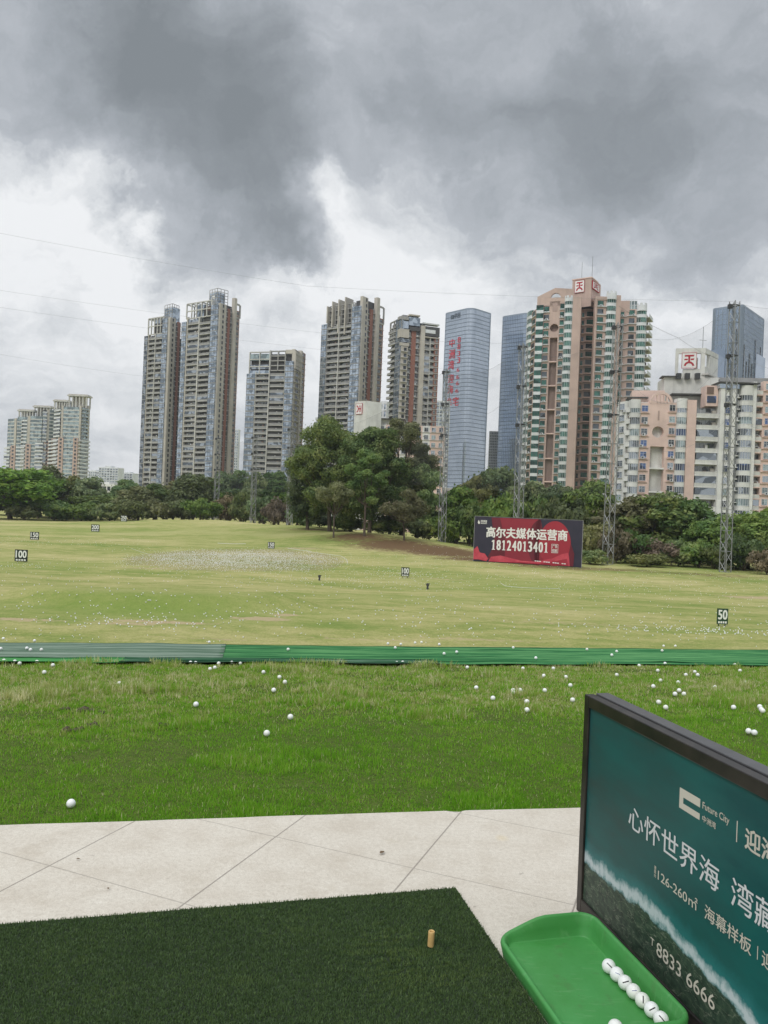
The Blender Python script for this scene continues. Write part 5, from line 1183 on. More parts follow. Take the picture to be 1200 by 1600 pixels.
# ---- tower right of it, red brown strips face the range
fx, fy = zoomer(580, 470, 4.615); ref = 500
b = Bld('apartment_tower', 'beige and grey apartment tower with a bold red brown stripe, left of the glass towers', fx(205), 385, 'matching beige apartment towers')
S = [b.seg(fx(114), 399, fx(205), 385, fy(ref)), b.seg(fx(205), 385, fx(484), 392, fy(ref))]
b.core(S[0], atd(fx(170), fy(150), 390).z); b.core(S[1], atd(fx(330), fy(190), 387).z)
run(b, S, [(0, 'bal', 115, 172, 190, dict(two=True)), (0, 'bay', 172, 204, 130, dict(glass='blue_glass', n=2)),
  (1, 'bay', 206, 214, 135, dict(glass='grey_glass', n=1, o=.3)), (1, 'wwin', 206, 256, 330, dict(o=.4, fw=.35, glass='dark_glass', ledge=.9, at=.7, fr='frame_dark')), (1, 'rec', 256, 284, 215, dict(ac=.8)), (1, 'wall', 284, 316, 200, dict(mat='brown_red', o=-.4)), (1, 'rec', 316, 346, 215, dict(ac=.8)), (1, 'wall', 346, 376, 180, dict(o=.6)),
  (1, 'bal', 376, 416, 270, dict(rail='mid_grey', d=1.4)), (1, 'wall', 416, 420, 265, dict(mat='pale_concrete', o=.2)), (1, 'bal', 420, 448, 270, dict(rail='mid_grey', d=1.4)), (1, 'redwin', 448, 484, 265, dict(mat='brown_red', o=-.2, fw=.35))], fx, fy, ref, 8, 3.05)
sg = S[1]
for xa, xb, yt, yb, mt_, o0 in ((206, 270, 110, 140, 'grey_concrete', .2), (206, 270, 140, 200, 'blue_glass', -.2), (206, 270, 200, 270, 'beige_wall', .5), (206, 270, 270, 300, 'grey_glass', .1), (206, 270, 300, 330, 'beige_wall', .5), (276, 352, 95, 115, 'beige_wall', .3), (276, 352, 115, 185, 'blue_glass', .0), (276, 352, 185, 222, 'dark_grey', .3), (376, 492, 155, 180, 'frame_white', .0), (376, 492, 180, 262, 'dark_grey', .1), (390, 462, 205, 240, 'cool_white', .25), (376, 492, 262, 270, 'beige_wall', .4)):
    u0, z1 = sg.uz(fx(xa), fy(yt)); u1, z0 = sg.uz(fx(xb), fy(yb)); b.box('roof_room', sg, u0, u1, -3, o0, z0, z1, mt_)
u0, z1 = sg.uz(fx(245), fy(90)); b.box('roof_room', sg, u0, sg.uz(fx(352), fy(90))[0], -8, -3, z1-12, z1, 'mid_grey'); sg = S[0]; z1 = sg.uz(fx(190), fy(135))[1]; frame_grid(b, 'roof_frame', sg, sg.L*.1, sg.L, -.8, 0, z1-10, z1, 3, 3, .5, 'grey_concrete'); b.done()

# ---- glass towers
def glass_tower(label, C, aL, L, R, r, ztop, fh, glass, fin, finw, bands='spandrel', cat='building', name='glass_tower', bandh=.55, findep=.16, z0=-8):
    """rounded box seen corner on; C = nearest corner, aL = how far the left face turns away"""
    b = Bld(name, label, 600, 100, None, cat); b.root.location = (C.x, C.y, -8); b.loc = Vector((C.x, C.y, -8))
    dl = Vector((-math.cos(aL), math.sin(aL))); dr = Vector((math.sin(aL), math.cos(aL))); c4 = [Vector((0, 0))+dl*L, Vector((0, 0)), dr*R, dl*L+dr*R]
    def loop(off):
        out = []; cs = [c4[0]+(dl-dr)*off, c4[1]-(dl+dr)*off, c4[2]+(dr-dl)*off, c4[3]+(dl+dr)*off]
        for i in range(4):
            p = cs[i]; a = (cs[i-1]-p).normalized(); c = (cs[(i+1) % 4]-p).normalized(); o = p+(a+c)*r
            for k in range(9):
                t = math.pi/2*k/8; out.append(tuple(o-c*r*math.cos(t)-a*r*math.sin(t)))
        return out
    m = MB(); m.prism(loop(0), z0+8, ztop+8, glass); b.parts['curtain_wall'] = m; m = MB(); z = ztop-fh*1.5
    while z > 4: m.prism(loop(.10), z+8, z+8+bandh, bands); z -= fh
    m.prism(loop(.12), ztop+8-1.2, ztop+8.3, 'mullion'); b.parts['floor_band'] = m; m = MB(); lp = loop(0); per = []
    for i in range(len(lp)):
        p, q = Vector(lp[i]), Vector(lp[(i+1) % len(lp)]); d = (q-p).length; n = max(1, round(d/fin))
        for k in range(n):
            c = p.lerp(q, (k+.5)/n); e = (q-p).normalized(); nn = Vector((e.y, -e.x))
            if nn.dot((c-(c4[0]+c4[2])/2)) < 0: nn = -nn
            if nn.y < .25: m.prism([tuple(c-e*finw/2-nn*.05), tuple(c+e*finw/2-nn*.05), tuple(c+e*finw/2+nn*findep), tuple(c-e*finw/2+nn*findep)], 8, ztop+7.5, 'mullion' if findep < .3 else 'spandrel')
    b.parts['mullion'] = m
    return b, Seg(Vector((C.x+c4[0].x, C.y+c4[0].y, 0)), Vector((C.x, C.y, 0))), Seg(Vector((C.x, C.y, 0)), Vector((C.x+c4[2].x, C.y+c4[2].y, 0)))
C = atd(725.5, 760, 800); zt = atd(736, 483.5, 808).z
b, SL, SR = glass_tower('tall rounded silvery glass tower with red Chinese lettering down its left side', C, math.radians(48), 41, 36, 7.5, zt, 4.2, 'tower_glass', 2.1, .22)
def hang(sg, body, x0, x1, y0, y1, mat, bold, name, ox=690, oy=480, sc=10.0):
    (u0, z1), (u1, z0) = sg.uz(ox+x0/sc, oy+y0/sc), sg.uz(ox+x1/sc, oy+y1/sc); t = fit(text_mb(body, mat, bold), u0, u1, z0, z1)
    M = sg.M(b.loc) @ Matrix(((1, 0, 0, 0), (0, 0, -1, -.55), (0, 1, 0, 0), (0, 0, 0, 1))); q = MB(); q.merge(t, M); q.build(name, b.root)
for ch, x0, x1, y0, y1 in (('中', 128, 205, 505, 615), ('洲', 120, 205, 670, 800), ('湾', 110, 196, 840, 968), ('迎', 108, 190, 1058, 1178), ('海', 102, 182, 1225, 1345), ('住', 88, 160, 1422, 1535), ('宅', 180, 266, 1408, 1538)): hang(SL, ch, x0, x1, y0, y1, 'letter_red', .010, 'letter')
for ch, x0, x1, y0, y1 in (('8', 256, 300, 470, 552), ('8', 252, 296, 578, 652), ('3', 250, 292, 688, 758), ('3', 250, 292, 785, 868), ('6', 240, 276, 950, 1008), ('6', 234, 272, 1062, 1118), ('6', 230, 270, 1162, 1218), ('6', 220, 262, 1280, 1332)): hang(SL, ch, x0, x1, y0, y1, 'letter_red', .0, 'letter')
hang(SL, '中洲', 205, 290, 95, 165, 'spandrel', .04, 'letter'); u0, z1 = SL.uz(705, 493); u1, z0 = SL.uz(709.5, 498); b.box('emblem', SL, u0, u1, .3, .6, z0, z1, 'spandrel'); b.done()
C = atd(815, 760, 850); zt = atd(826, 489, 852).z
b, SL, SR = glass_tower('blue glass tower partly hidden behind the left side of the pink brown tower', C, math.radians(40), 36, 40, 7, zt, 4.2, 'tower_blue', 2.1, .22); b.done()
C = atd(1156, 600, 600); zt = atd(1162, 477, 602).z
b, SL, SR = glass_tower('blue glass office tower with dark vertical stripes behind the tallest pole', C, math.radians(42), (C.x-ray(1108, 600).x*C.y)/(math.cos(math.radians(42))+ray(1108, 600).x*math.sin(math.radians(42))), (ray(1191.5, 600).x*C.y-C.x)/(math.sin(math.radians(42))-ray(1191.5, 600).x*math.cos(math.radians(42))), 3.2, zt, 4.0, 'tower_blue', 3.1, .5, 'mullion', findep=.25, bandh=.4)
g = random.Random(5)
for sg in (SL, SR):
    for k in range(7):
        u = sg.L*(.1+.12*k); zz = zt-18-g.uniform(0, 26); b.box('dark_groove', sg, u, u+1.1, .1, .62, -8, zz, 'dark_glass')
b.box('podium', SL, -1.6, SL.L*.5, -9, .9, -8, atd(1111, 541, 600).z, 'tower_blue'); b.box('podium', SR, SR.L*.6, SR.L+1.6, -9, .9, -8, atd(1197, 541, 600).z, 'tower_blue'); b.done()

# ---- smaller far blocks
def slab_block(label, pxa, pxb, ytop, D, fh, wall, win, dep=16, turn=4.0, cols=6, name='apartment_block', lean_ref=745, roof=None):
    b = Bld(name, label, (pxa+pxb)/2, D); sg = b.seg(pxa, D+turn, pxb, D, lean_ref); zt = sg.uz((pxa+pxb)/2+.04*(lean_ref-ytop), ytop)[1]
    b.box('wall', sg, 0, sg.L, -dep, 0, -8, zt, wall); z = zt-fh
    while z > 3:
        b.box('window_band', sg, .4, sg.L-.4, 0, .12, z+.7, z+fh-.5, win); b.box('ledge', sg, -.1, sg.L+.1, -.05, .35, z, z+.35, wall)
        for k in range(1, cols): u = sg.L*k/cols; b.box('pier', sg, u-.35, u+.35, .12, .3, z+.35, z+fh, wall)
        z -= fh
    b.box('parapet', sg, -.15, sg.L+.15, -dep-.15, .15, zt-.3, zt+.9, wall)
    if roof: b.box('roof_room', sg, sg.L*roof[0], sg.L*roof[1], -dep*.7, -1.5, zt, zt+roof[2], wall)
    return b.done()
slab_block('narrow dark grey block far off between the two glass towers', 762.5, 776, 675, 900, 3.2, 'mid_grey', 'dark_glass', cols=5, turn=.4, dep=7)
slab_block('narrow pale striped block squeezed left of the red lettered glass tower', 677, 699, 628, 640, 3.4, 'cool_white', 'grey_glass', cols=4, turn=.4, dep=7)
slab_block('pale blue sliver of a tower just right of the twin towers', 364.5, 370, 672, 900, 3.2, 'cool_white', 'blue_glass', cols=2, turn=.4, dep=7)
slab_block('pale blue sliver of a tower just right of the lower apartment tower', 473, 477.5, 683, 900, 3.2, 'cool_white', 'blue_glass', cols=2, turn=.4, dep=7)
slab_block('left one of the small white blocks far behind the trees', 138, 155, 737, 1000, 3.1, 'cool_white', 'grey_glass', cols=5, roof=(.2, .6, 2.5))
slab_block('middle tallest one of the small white blocks far behind the trees', 154, 184, 731.5, 980, 3.1, 'cool_white', 'grey_glass', cols=7, roof=(.3, .6, 3))
slab_block('right one of the small white blocks far behind the trees', 181, 207, 740, 1010, 3.1, 'cool_white', 'grey_glass', cols=6, roof=(.5, .8, 2.5))
slab_block('low creamy house with a flat roof in front of the small white blocks', 155, 181, 759, 430, 3.4, 'white_wall', 'dark_glass', cols=4, roof=(.1, .5, 2.2))
slab_block('low white hall at the foot of the red lettered glass tower', 688, 738, 766, 330, 4.0, 'white_wall', 'grey_glass', cols=6)
slab_block('glassy blue house corner beside the white rooftop with the rotated red sign', 593, 603, 630, 330, 3.2, 'cool_white', 'blue_glass', cols=2, lean_ref=660, turn=.4, dep=7)

# ---- the red character signs
def logo(b, sg, u0, u1, z0, z1, o, turn=0):
    w, h = u1-u0, z1-z0; m = MB(); ob(m, u0, u1, o, o+.25, z0, z1, 'sign_white'); pn = MB(); pn.merge(m, sg.M(b.loc)); panel = pn.build('sign_panel', b.root); q = MB()
    fr = MB(); t = w*.03
    for a in ((u0-t, u1+t, z1, z1+t), (u0-t, u1+t, z0-t, z0), (u0-t, u0, z0, z1), (u1, u1+t, z0, z1)): ob(fr, a[0], a[1], o, o+.3, a[2], a[3], 'logo_red')
    def pt(x, y):
        if turn: x, y = y, 1-x
        return (u0+x*w, z0+y*h)
    def poly(ps, oo):
        P = [pt(*p) for p in ps]; n = len(P); a = sum(P[i][0]*P[(i+1) % n][1]-P[(i+1) % n][0]*P[i][1] for i in range(n))
        if a < 0: P = P[::-1]
        q.add([(p[0], -oo, p[1]) for p in P], [tuple(range(n))], 'logo_red')
    poly([(.16, .80), (.20, .88), (.86, .88), (.80, .76), (.18, .76)], o+.27); poly([(.14, .54), (.18, .62), (.40, .62), (.40, .52), (.16, .52)], o+.27); poly([(.60, .52), (.60, .62), (.86, .64), (.82, .52)], o+.27); poly([(.43, .40), (.43, .77), (.57, .77), (.57, .40)], o+.275)
    for k in range(12):
        t0, t1 = math.radians(10+160*k/12), math.radians(10+160*(k+1)/12); poly([(.5+.38*math.cos(t0), .08+.36*math.sin(t0)), (.5+.38*math.cos(t1), .08+.36*math.sin(t1)), (.5+.24*math.cos(t1), .08+.23*math.sin(t1)), (.5+.24*math.cos(t0), .08+.23*math.sin(t0))], o+.28)
    g = MB(); g.merge(q, sg.M(b.loc)); g.build('character', panel); g = MB(); g.merge(fr, sg.M(b.loc)); g.build('sign_border', panel)
def holeplate(b, part, sg, u0, u1, z0, z1, cu, cz, R, o0, o1, mat, n=32):
    """a wall with a round opening through it"""
    m = MB(); cs = [(cu+R*math.cos(2*math.pi*k/n), cz+R*math.sin(2*math.pi*k/n)) for k in range(n)]; es_ = []
    for k in range(n):
        a = 2*math.pi*k/n; dx, dz = math.cos(a), math.sin(a); t = min((u1-cu)/dx if dx > 1e-6 else 1e9, (u0-cu)/dx if dx < -1e-6 else 1e9, (z1-cz)/dz if dz > 1e-6 else 1e9, (z0-cz)/dz if dz < -1e-6 else 1e9); es_.append((cu+dx*t, cz+dz*t))
    corners = [(u1, z1), (u0, z1), (u0, z0), (u1, z0)]
    for k in range(n):
        j = (k+1) % n; ps = [cs[k], es_[k]]
        for c in corners:
            if abs(es_[k][0]-es_[j][0]) > 1e-6 and abs(es_[k][1]-es_[j][1]) > 1e-6 and ((abs(c[0]-es_[k][0]) < 1e-6 and abs(c[1]-es_[j][1]) < 1e-6) or (abs(c[1]-es_[k][1]) < 1e-6 and abs(c[0]-es_[j][0]) < 1e-6)): ps.append(c)
        ps += [es_[j], cs[j]]; m.add([(p[0], -o1, p[1]) for p in ps], [tuple(range(len(ps)))], mat)
        m.add([(cs[k][0], -o1, cs[k][1]), (cs[j][0], -o1, cs[j][1]), (cs[j][0], -o0, cs[j][1]), (cs[k][0], -o0, cs[k][1])], [(0, 1, 2, 3)], mat)
    b.P(part).merge(m, sg.M(b.loc))
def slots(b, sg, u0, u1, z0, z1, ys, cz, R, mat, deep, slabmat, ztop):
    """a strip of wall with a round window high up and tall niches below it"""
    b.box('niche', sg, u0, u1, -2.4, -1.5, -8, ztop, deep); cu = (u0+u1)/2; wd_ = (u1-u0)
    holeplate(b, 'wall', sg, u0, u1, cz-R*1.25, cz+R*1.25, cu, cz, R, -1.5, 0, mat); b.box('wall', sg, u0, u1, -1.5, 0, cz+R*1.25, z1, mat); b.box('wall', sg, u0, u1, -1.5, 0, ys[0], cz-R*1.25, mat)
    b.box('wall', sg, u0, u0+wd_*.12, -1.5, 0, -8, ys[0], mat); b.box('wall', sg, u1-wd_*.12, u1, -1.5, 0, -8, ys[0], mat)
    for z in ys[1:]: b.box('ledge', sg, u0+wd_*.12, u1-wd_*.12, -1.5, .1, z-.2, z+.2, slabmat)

# ---- the pink brown tower
fx, fy = zoomer(780, 420, 4.446); ref = 900; G_ = dict(glasses=['green_glass', 'green_glass', 'green_glass', 'dark_glass']); GB = dict(glasses=['green_glass'], band='cool_white', bulge=1.0)
b = Bld('pink_tower', 'tall pink brown apartment tower with rounded green glass bays and red character signs on top', fx(500), 280)
S = [b.seg(fx(172), 296, fx(235), 285, fy(ref)), b.seg(fx(235), 284, fx(545), 279, fy(ref)), b.seg(fx(545), 287, fx(645), 287, fy(ref)), b.seg(fx(640), 281, fx(817), 281.5, fy(ref)), b.seg(fx(817), 286.5, fx(1003), 285, fy(ref)), b.seg(fx(1003), 285, fx(1030), 292, fy(ref))]
for i, (sg, y) in enumerate(zip(S, (305, 215, 235, 215, 300, 300))): b.core(sg, sg.uz(fx(500), fy(y))[1], 'pink_deep', 12, 1.5 if i != 2 else .6, *((0, sg.L) if i == 2 else ()))
W_ = dict(mat='pink_brown', fw=.72, ledge=.5, ac=.35, h=1.65, sill='cool_white', fr='frame_dark', **G_)
run(b, S, [(0, 'rbay', 174, 204, 300, dict(glasses=['green_glass'], bulge=.6)), (0, 'wwin', 204, 234, 290, dict(W_, fw=.6)),
  (1, 'bay', 236, 284, 255, dict(glass='green_glass', band='cool_white', bandh=1.15, o=.6)), (1, 'wwin', 284, 328, 255, W_), (1, 'wwin', 396, 430, 235, W_), (1, 'rbay', 430, 486, 218, GB), (1, 'wall', 486, 545, 195, dict(mat='pink_brown', o=.5)),
  (2, 'wwin', 548, 572, 240, dict(mat='pink_deep', fw=.5, ledge=1.2, h=1.5, sill='pale_pink', fr='frame_dark', **G_)), (2, 'wwin', 572, 645, 235, dict(mat='pink_deep', fw=.6, ledge=.7, h=1.7, ac=.3, sill='pale_pink', fr='frame_dark', **G_)),
  (3, 'wall', 640, 652, 205, dict(mat='pink_brown', o=.3)), (3, 'wwin', 652, 720, 215, dict(W_, fw=.55, at=.25, ledge=.55)), (3, 'rbay', 720, 785, 205, GB), (3, 'wall', 785, 817, 185, dict(mat='pink_brown', o=.3)),
  (4, 'wwin', 819, 864, 285, dict(W_, fw=.45, at=.15)), (4, 'wwin', 864, 932, 280, dict(W_, fw=.52)), (4, 'rbay', 932, 1001, 285, GB), (5, 'bal', 1004, 1030, 300, dict(rail='cool_white', d=1.3, over=.9))], fx, fy, ref, 6, 3.0)
sg = S[1]; X_ = lambda x, y=ref: sg.uz(fx(x), fy(y)); u0, u1 = X_(328)[0], X_(396)[0]; zy = lambda y: sg.uz(fx(380), fy(y))[1]
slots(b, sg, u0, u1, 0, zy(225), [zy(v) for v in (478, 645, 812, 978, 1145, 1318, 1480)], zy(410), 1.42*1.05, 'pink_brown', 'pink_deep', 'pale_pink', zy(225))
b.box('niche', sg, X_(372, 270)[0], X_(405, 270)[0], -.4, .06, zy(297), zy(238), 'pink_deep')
# gable head wall with a half round opening
m = MB(); ps = [X_(262, 262), X_(266, 195), X_(390, 133), X_(520, 140), X_(520, 220), X_(430, 225), X_(262, 262)][:-1]; n = 16
cu, cz = X_(393, 200); R = 1.75; arch = [(cu+R*math.cos(math.pi*k/n), cz+R*math.sin(math.pi*k/n)) for k in range(n+1)]
gl, gr, gt = ps[1], ps[3], ps[2]; zb = cz
m2 = [gl, (gl[0], zb)]+[(cu-R, zb)]+arch[::-1][1:n//2+1]+[gt]; m3 = [gt]+arch[::-1][n//2:]+[(gr[0], zb), gr]
for poly in (m2, m3):
    k = len(poly); a = sum(poly[i][0]*poly[(i+1) % k][1]-poly[(i+1) % k][0]*poly[i][1] for i in range(k)); poly = poly if a > 0 else poly[::-1]
    m.add([(p[0], -.02, p[1]) for p in poly]+[(p[0], 1.2, p[1]) for p in poly], [tuple(range(k)), tuple(range(2*k-1, k-1, -1))]+[(i, k+i, k+(i+1) % k, (i+1) % k) for i in range(k)], 'pink_brown')
b.P('gable').merge(m, sg.M(b.loc)); b.box('gable', sg, gl[0], gr[0], -1.2, 0, zy(262), zb, 'pink_brown'); m = MB()
for k in range(1, 6): a = math.pi*k/6; m.tube([(cu, .4, cz), (cu+R*math.cos(a), .4, cz+R*math.sin(a))], .09, 'cool_white', 4)
b.P('fanlight').merge(m, sg.M(b.loc))
# round bay caps
for i, xa, xb, yt, yb in ((1, 430, 486, 195, 218), (3, 720, 785, 165, 205), (4, 932, 1001, 248, 285)):
    s_ = S[i]; ua, ub = s_.uz(fx(xa), fy(ref))[0], s_.uz(fx(xb), fy(ref))[0]; lx = .04*(ref-yt); zt, z0 = s_.uz(fx((xa+xb)/2+lx), fy(yt))[1], s_.uz(fx((xa+xb)/2+lx), fy(yb))[1]; q = MB(); c = (ua+ub)/2; r = (ub-ua)/2+.1
    q.prism([(c+r*math.cos(2*math.pi*k/18), r*math.sin(2*math.pi*k/18)*.8) for k in range(18)], z0-.6, zt-.5, 'cool_white')
    for k in range(0, 18, 3): a0_, a1_ = 2*math.pi*k/18, 2*math.pi*(k+1.6)/18; q.prism([(c+r*math.cos(a0_), r*.8*math.sin(a0_)), (c+r*math.cos(a1_), r*.8*math.sin(a1_)), (c+r*.8*math.cos(a1_), r*.65*math.sin(a1_)), (c+r*.8*math.cos(a0_), r*.65*math.sin(a0_))], zt-.5, zt+.3, 'cool_white')
    b.add('bay_cap', q, s_.M(b.loc))
A = Seg(atd(fx(508), fy(130), 287), atd(fx(640), fy(130), 283)); B = Seg(atd(fx(640), fy(130), 283), atd(fx(706), fy(130), 291)); zt = atd(fx(640), fy(62), 283).z; zb = atd(fx(640), fy(260), 283).z
b.box('tower_head', A, 0, A.L, -7, 0, zb, zt, 'pink_brown'); b.box('tower_head', B, .02, B.L, -6, -.02, zb, zt-.02, 'pink_brown'); b.box('tower_head', A, -.2, A.L+.2, -7.2, .2, zt, zt+.35, 'pale_pink')
(ua, z1), (ub, z0) = A.uz(fx(530), fy(88)), A.uz(fx(590), fy(160)); logo(b, A, ua, ub, z0, z1, .1); (ua, z1), (ub, z0) = B.uz(fx(645), fy(85)), B.uz(fx(688), fy(165)); logo(b, B, ua, ub, z0, z1, .1)
m = MB(); p_ = A.uz(fx(560), fy(62)); m.tube([(p_[0], 2, zt), (p_[0], 2, zt+7)], .07, 'steel', 4); p2_ = A.uz(fx(632), fy(62)); m.tube([(p2_[0], 2, zt), (p2_[0], 2, zt+8.5)], .08, 'steel', 4); b.P('aerial').merge(m, A.M(b.loc))
s_ = S[4]; (ua, z1), (ub, z0) = s_.uz(fx(880), fy(222)), s_.uz(fx(958), fy(282)); b.box('roof_greenhouse', s_, ua+.1, ub-.1, -4, -.3, z0-1, z1-.1, 'pale_green_glass'); frame_grid(b, 'greenhouse_frame', s_, ua, ub, -.3, -.1, z0, z1, 4, 2, .2, 'cool_white')
b.box('parapet', S[3], 0, S[3].L*.45, -8, .2, S[3].uz(fx(700), fy(215))[1], S[3].uz(fx(700), fy(192))[1], 'pink_brown'); b.box('parapet', S[4], 0, S[4].L*.35, -8, .1, S[4].uz(fx(850), fy(300))[1], S[4].uz(fx(850), fy(222))[1], 'pink_brown'); b.done()

# ---- the white and pink block
fx, fy = zoomer(940, 460, 4.21); ref = 1100; GL = ['grey_glass', 'navy_glass', 'dark_glass', 'grey_glass', 'pale_green_glass']
b = Bld('pink_block', 'white and pale pink apartment block with round opening and red rooftop sign', fx(600), 200)
S = [b.seg(fx(93), 206, fx(178), 202, fy(ref)), b.seg(fx(178), 201.5, fx(550), 201, fy(ref)), b.seg(fx(550), 200.5, fx(765), 200, fy(ref)), b.seg(fx(765), 199, fx(1000), 199, fy(ref)), b.seg(fx(1000), 201, fx(1190), 201, fy(ref))]
for sg, y in zip(S, (712, 715, 745, 600, 585)): b.core(sg, sg.uz(fx(600), fy(y))[1], 'off_white', 14, 1.5, 0, sg.L)
RB = dict(glasses=GL, band='white_wall', bulge=.9, bandh=1.2); PW = dict(mat='pale_pink', fw=.62, h=1.5, ac=.4, ledge=.35, sill='pale_pink', glasses=GL)
run(b, S, [(0, 'wwin', 94, 150, 705, dict(mat='white_wall', fw=.55, h=1.5, ac=.3, glasses=GL)), (0, 'bal', 150, 178, 700, dict(rail='white_wall', slab='white_wall', d=1.2)),
  (1, 'rbay', 180, 240, 735, RB), (1, 'wwin', 240, 302, 715, PW), (1, 'wwin', 424, 480, 712, PW), (1, 'rbay', 480, 549, 735, RB),
  (2, 'wall', 549, 609, 695, dict(mat='pale_pink', o=.3)), (2, 'bal', 609, 763, 738, dict(rail='off_white', slab='white_wall', d=1.5, railh=.8, over=.5)),
  (3, 'wwin', 765, 866, 575, dict(mat='white_wall', fw=.30, at=.42, h=1.5, o=.2, glasses=GL)), (3, 'rec', 866, 900, 600, dict(ac=1, slab='white_wall')), (3, 'rbay', 900, 978, 655, RB), (3, 'wall', 978, 1001, 575, dict(mat='white_wall', o=.2)),
  (4, 'bal', 1003, 1046, 590, dict(rail='off_white', slab='pale_pink', d=1.3)), (4, 'wwin', 1046, 1115, 572, dict(PW, fw=.5)), (4, 'wwin', 1115, 1190, 572, dict(PW, fw=.5))], fx, fy, ref, -4, 3.02)
sg = S[1]; u0, u1 = sg.uz(fx(302), fy(ref))[0], sg.uz(fx(424), fy(ref))[0]; zy = lambda y: sg.uz(fx(365), fy(y))[1]
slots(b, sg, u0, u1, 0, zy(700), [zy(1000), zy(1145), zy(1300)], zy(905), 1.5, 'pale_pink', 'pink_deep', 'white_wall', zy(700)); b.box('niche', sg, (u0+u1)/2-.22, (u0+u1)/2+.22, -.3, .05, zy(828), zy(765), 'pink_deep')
m = MB(); cu = (u0+u1)/2+.6; cz = zy(715); n = 16
for k in range(n):                                            # open half round arch on the parapet
    t0, t1 = math.pi*k/n, math.pi*(k+1)/n; P = [(cu+r*math.cos(t), cz+r*math.sin(t)) for r, t in ((3.0, t0), (3.0, t1), (2.35, t1), (2.35, t0))]
    m.add([(p[0], -.1, p[1]) for p in P]+[(p[0], .5, p[1]) for p in P], [(0, 1, 2, 3), (7, 6, 5, 4), (0, 4, 5, 1), (2, 6, 7, 3)], 'pale_pink')
for x in (-1.2, -.35, .5, 1.3): ob(m, cu+x, cu+x+.32, -.45, .05, cz-.5, cz+2.1, 'pale_pink')
ob(m, cu-3, cu+3, -.45, .05, cz-.2, cz+.4, 'pale_pink'); b.P('roof_arch').merge(m, sg.M(b.loc))
for i, xa, xb, yt, yb in ((1, 180, 240, 692, 740), (1, 480, 549, 686, 740), (3, 900, 978, 600, 655)):
    s_ = S[i]; ua, ub = s_.uz(fx(xa), fy(ref))[0], s_.uz(fx(xb), fy(ref))[0]; zt, z0 = s_.uz(fx((xa+xb)/2), fy(yt))[1], s_.uz(fx((xa+xb)/2), fy(yb))[1]; c, r = (ua+ub)/2, (ub-ua)/2+.1; q = MB()
    q.prism([(c-r*math.cos(math.pi*k/12), -1.0*math.sin(math.pi*k/12)) for k in range(13)]+[(c+r, 2), (c-r, 2)], z0-.4, zt, 'white_wall'); b.add('bay_cap', q, s_.M(b.loc))
R1 = Seg(atd(fx(200), fy(650), 208), atd(fx(415), fy(650), 206)); b.box('roof_room', R1, 0, R1.L, -8, 0, zy(720), R1.uz(fx(330), fy(632))[1], 'pale_pink'); b.box('roof_canopy', R1, -1.2, R1.L*.5, -4, 1.2, R1.uz(fx(260), fy(685))[1], R1.uz(fx(260), fy(678))[1], 'roof_dark')
R2 = Seg(atd(fx(412), fy(600), 208), atd(fx(768), fy(600), 206)); z2 = R2.uz(fx(600), fy(545))[1]; b.box('roof_house', R2, 0, R2.L, -9, 0, zy(735), z2, 'off_white'); b.box('roof_canopy', R2, R2.L*.1, R2.L*.98, .05, 3.2, R2.uz(fx(600), fy(672))[1], R2.uz(fx(600), fy(664))[1], 'roof_dark'); b.box('roof_canopy', R2, -.8, R2.L*.22, -3, .8, R2.uz(fx(450), fy(545))[1], R2.uz(fx(450), fy(538))[1], 'roof_dark')
R3 = Seg(atd(fx(487), fy(430), 208.5), atd(fx(682), fy(430), 206.5)); R4 = Seg(atd(fx(682), fy(430), 206.5), atd(fx(768), fy(430), 214)); z3 = R3.uz(fx(680), fy(352))[1]; zq = R3.uz(fx(580), fy(490))[1]
L3 = R3.L; b.box('roof_frame', R3, 0, L3*.10, -1, 0, z2-.2, z3, 'off_white'); b.box('roof_frame', R3, L3*.86, L3, -1, 0, z2-.2, z3, 'off_white'); b.box('roof_frame', R3, L3*.10, L3*.86, -1, 0, z3-1.4, z3-.01, 'off_white'); b.box('roof_frame', R3, L3*.26, L3*.86, -1, -.05, z2-.2, zq, 'off_white'); b.box('roof_frame', R3, L3*.70, L3*.80, -5, -3, z2-.2, z3-2, 'pale_concrete')
b.box('roof_frame', R4, 0.01, R4.L, -1, -.01, z3-1.3, z3-.02, 'off_white'); b.box('roof_frame', R4, R4.L*.35, R4.L, -.9, -.05, z2-.2, z3-1.4, 'off_white'); b.box('roof_frame', R4, 0.02, R4.L*.3, -1, -.02, z2-.2, z2+3, 'off_white'); b.box('roof_frame', R4, -.5, R4.L+1.2, -2, 1.2, z2+.6, z2+1.0, 'pale_concrete')
(ua, z1), (ub, z0) = R3.uz(fx(531), fy(388)), R3.uz(fx(620), fy(484)); logo(b, R3, ua, ub, z0, z1, .05)
for x in (505, 562, 628): u_, zz = R2.uz(fx(x), fy(545)); b.box('extractor', R2, u_-.7, u_+.5, .02, 1.3, zz-.6, zz+.9, 'dark_steel'); b.box('extractor', R2, u_+.5, u_+.75, .1, 1.2, zz-.5, zz+.8, 'off_white')
m = MB(); u_ = R3.uz(fx(668), fy(350))[0]; m.tube([(u_, 1, z3), (u_, 1, z3+6)], .07, 'steel', 4); m.tube([(u_-.9, 1, z3+2.4), (u_+.9, 1, z3+2.2)], .06, 'steel', 4); b.P('aerial').merge(m, R3.M(b.loc))
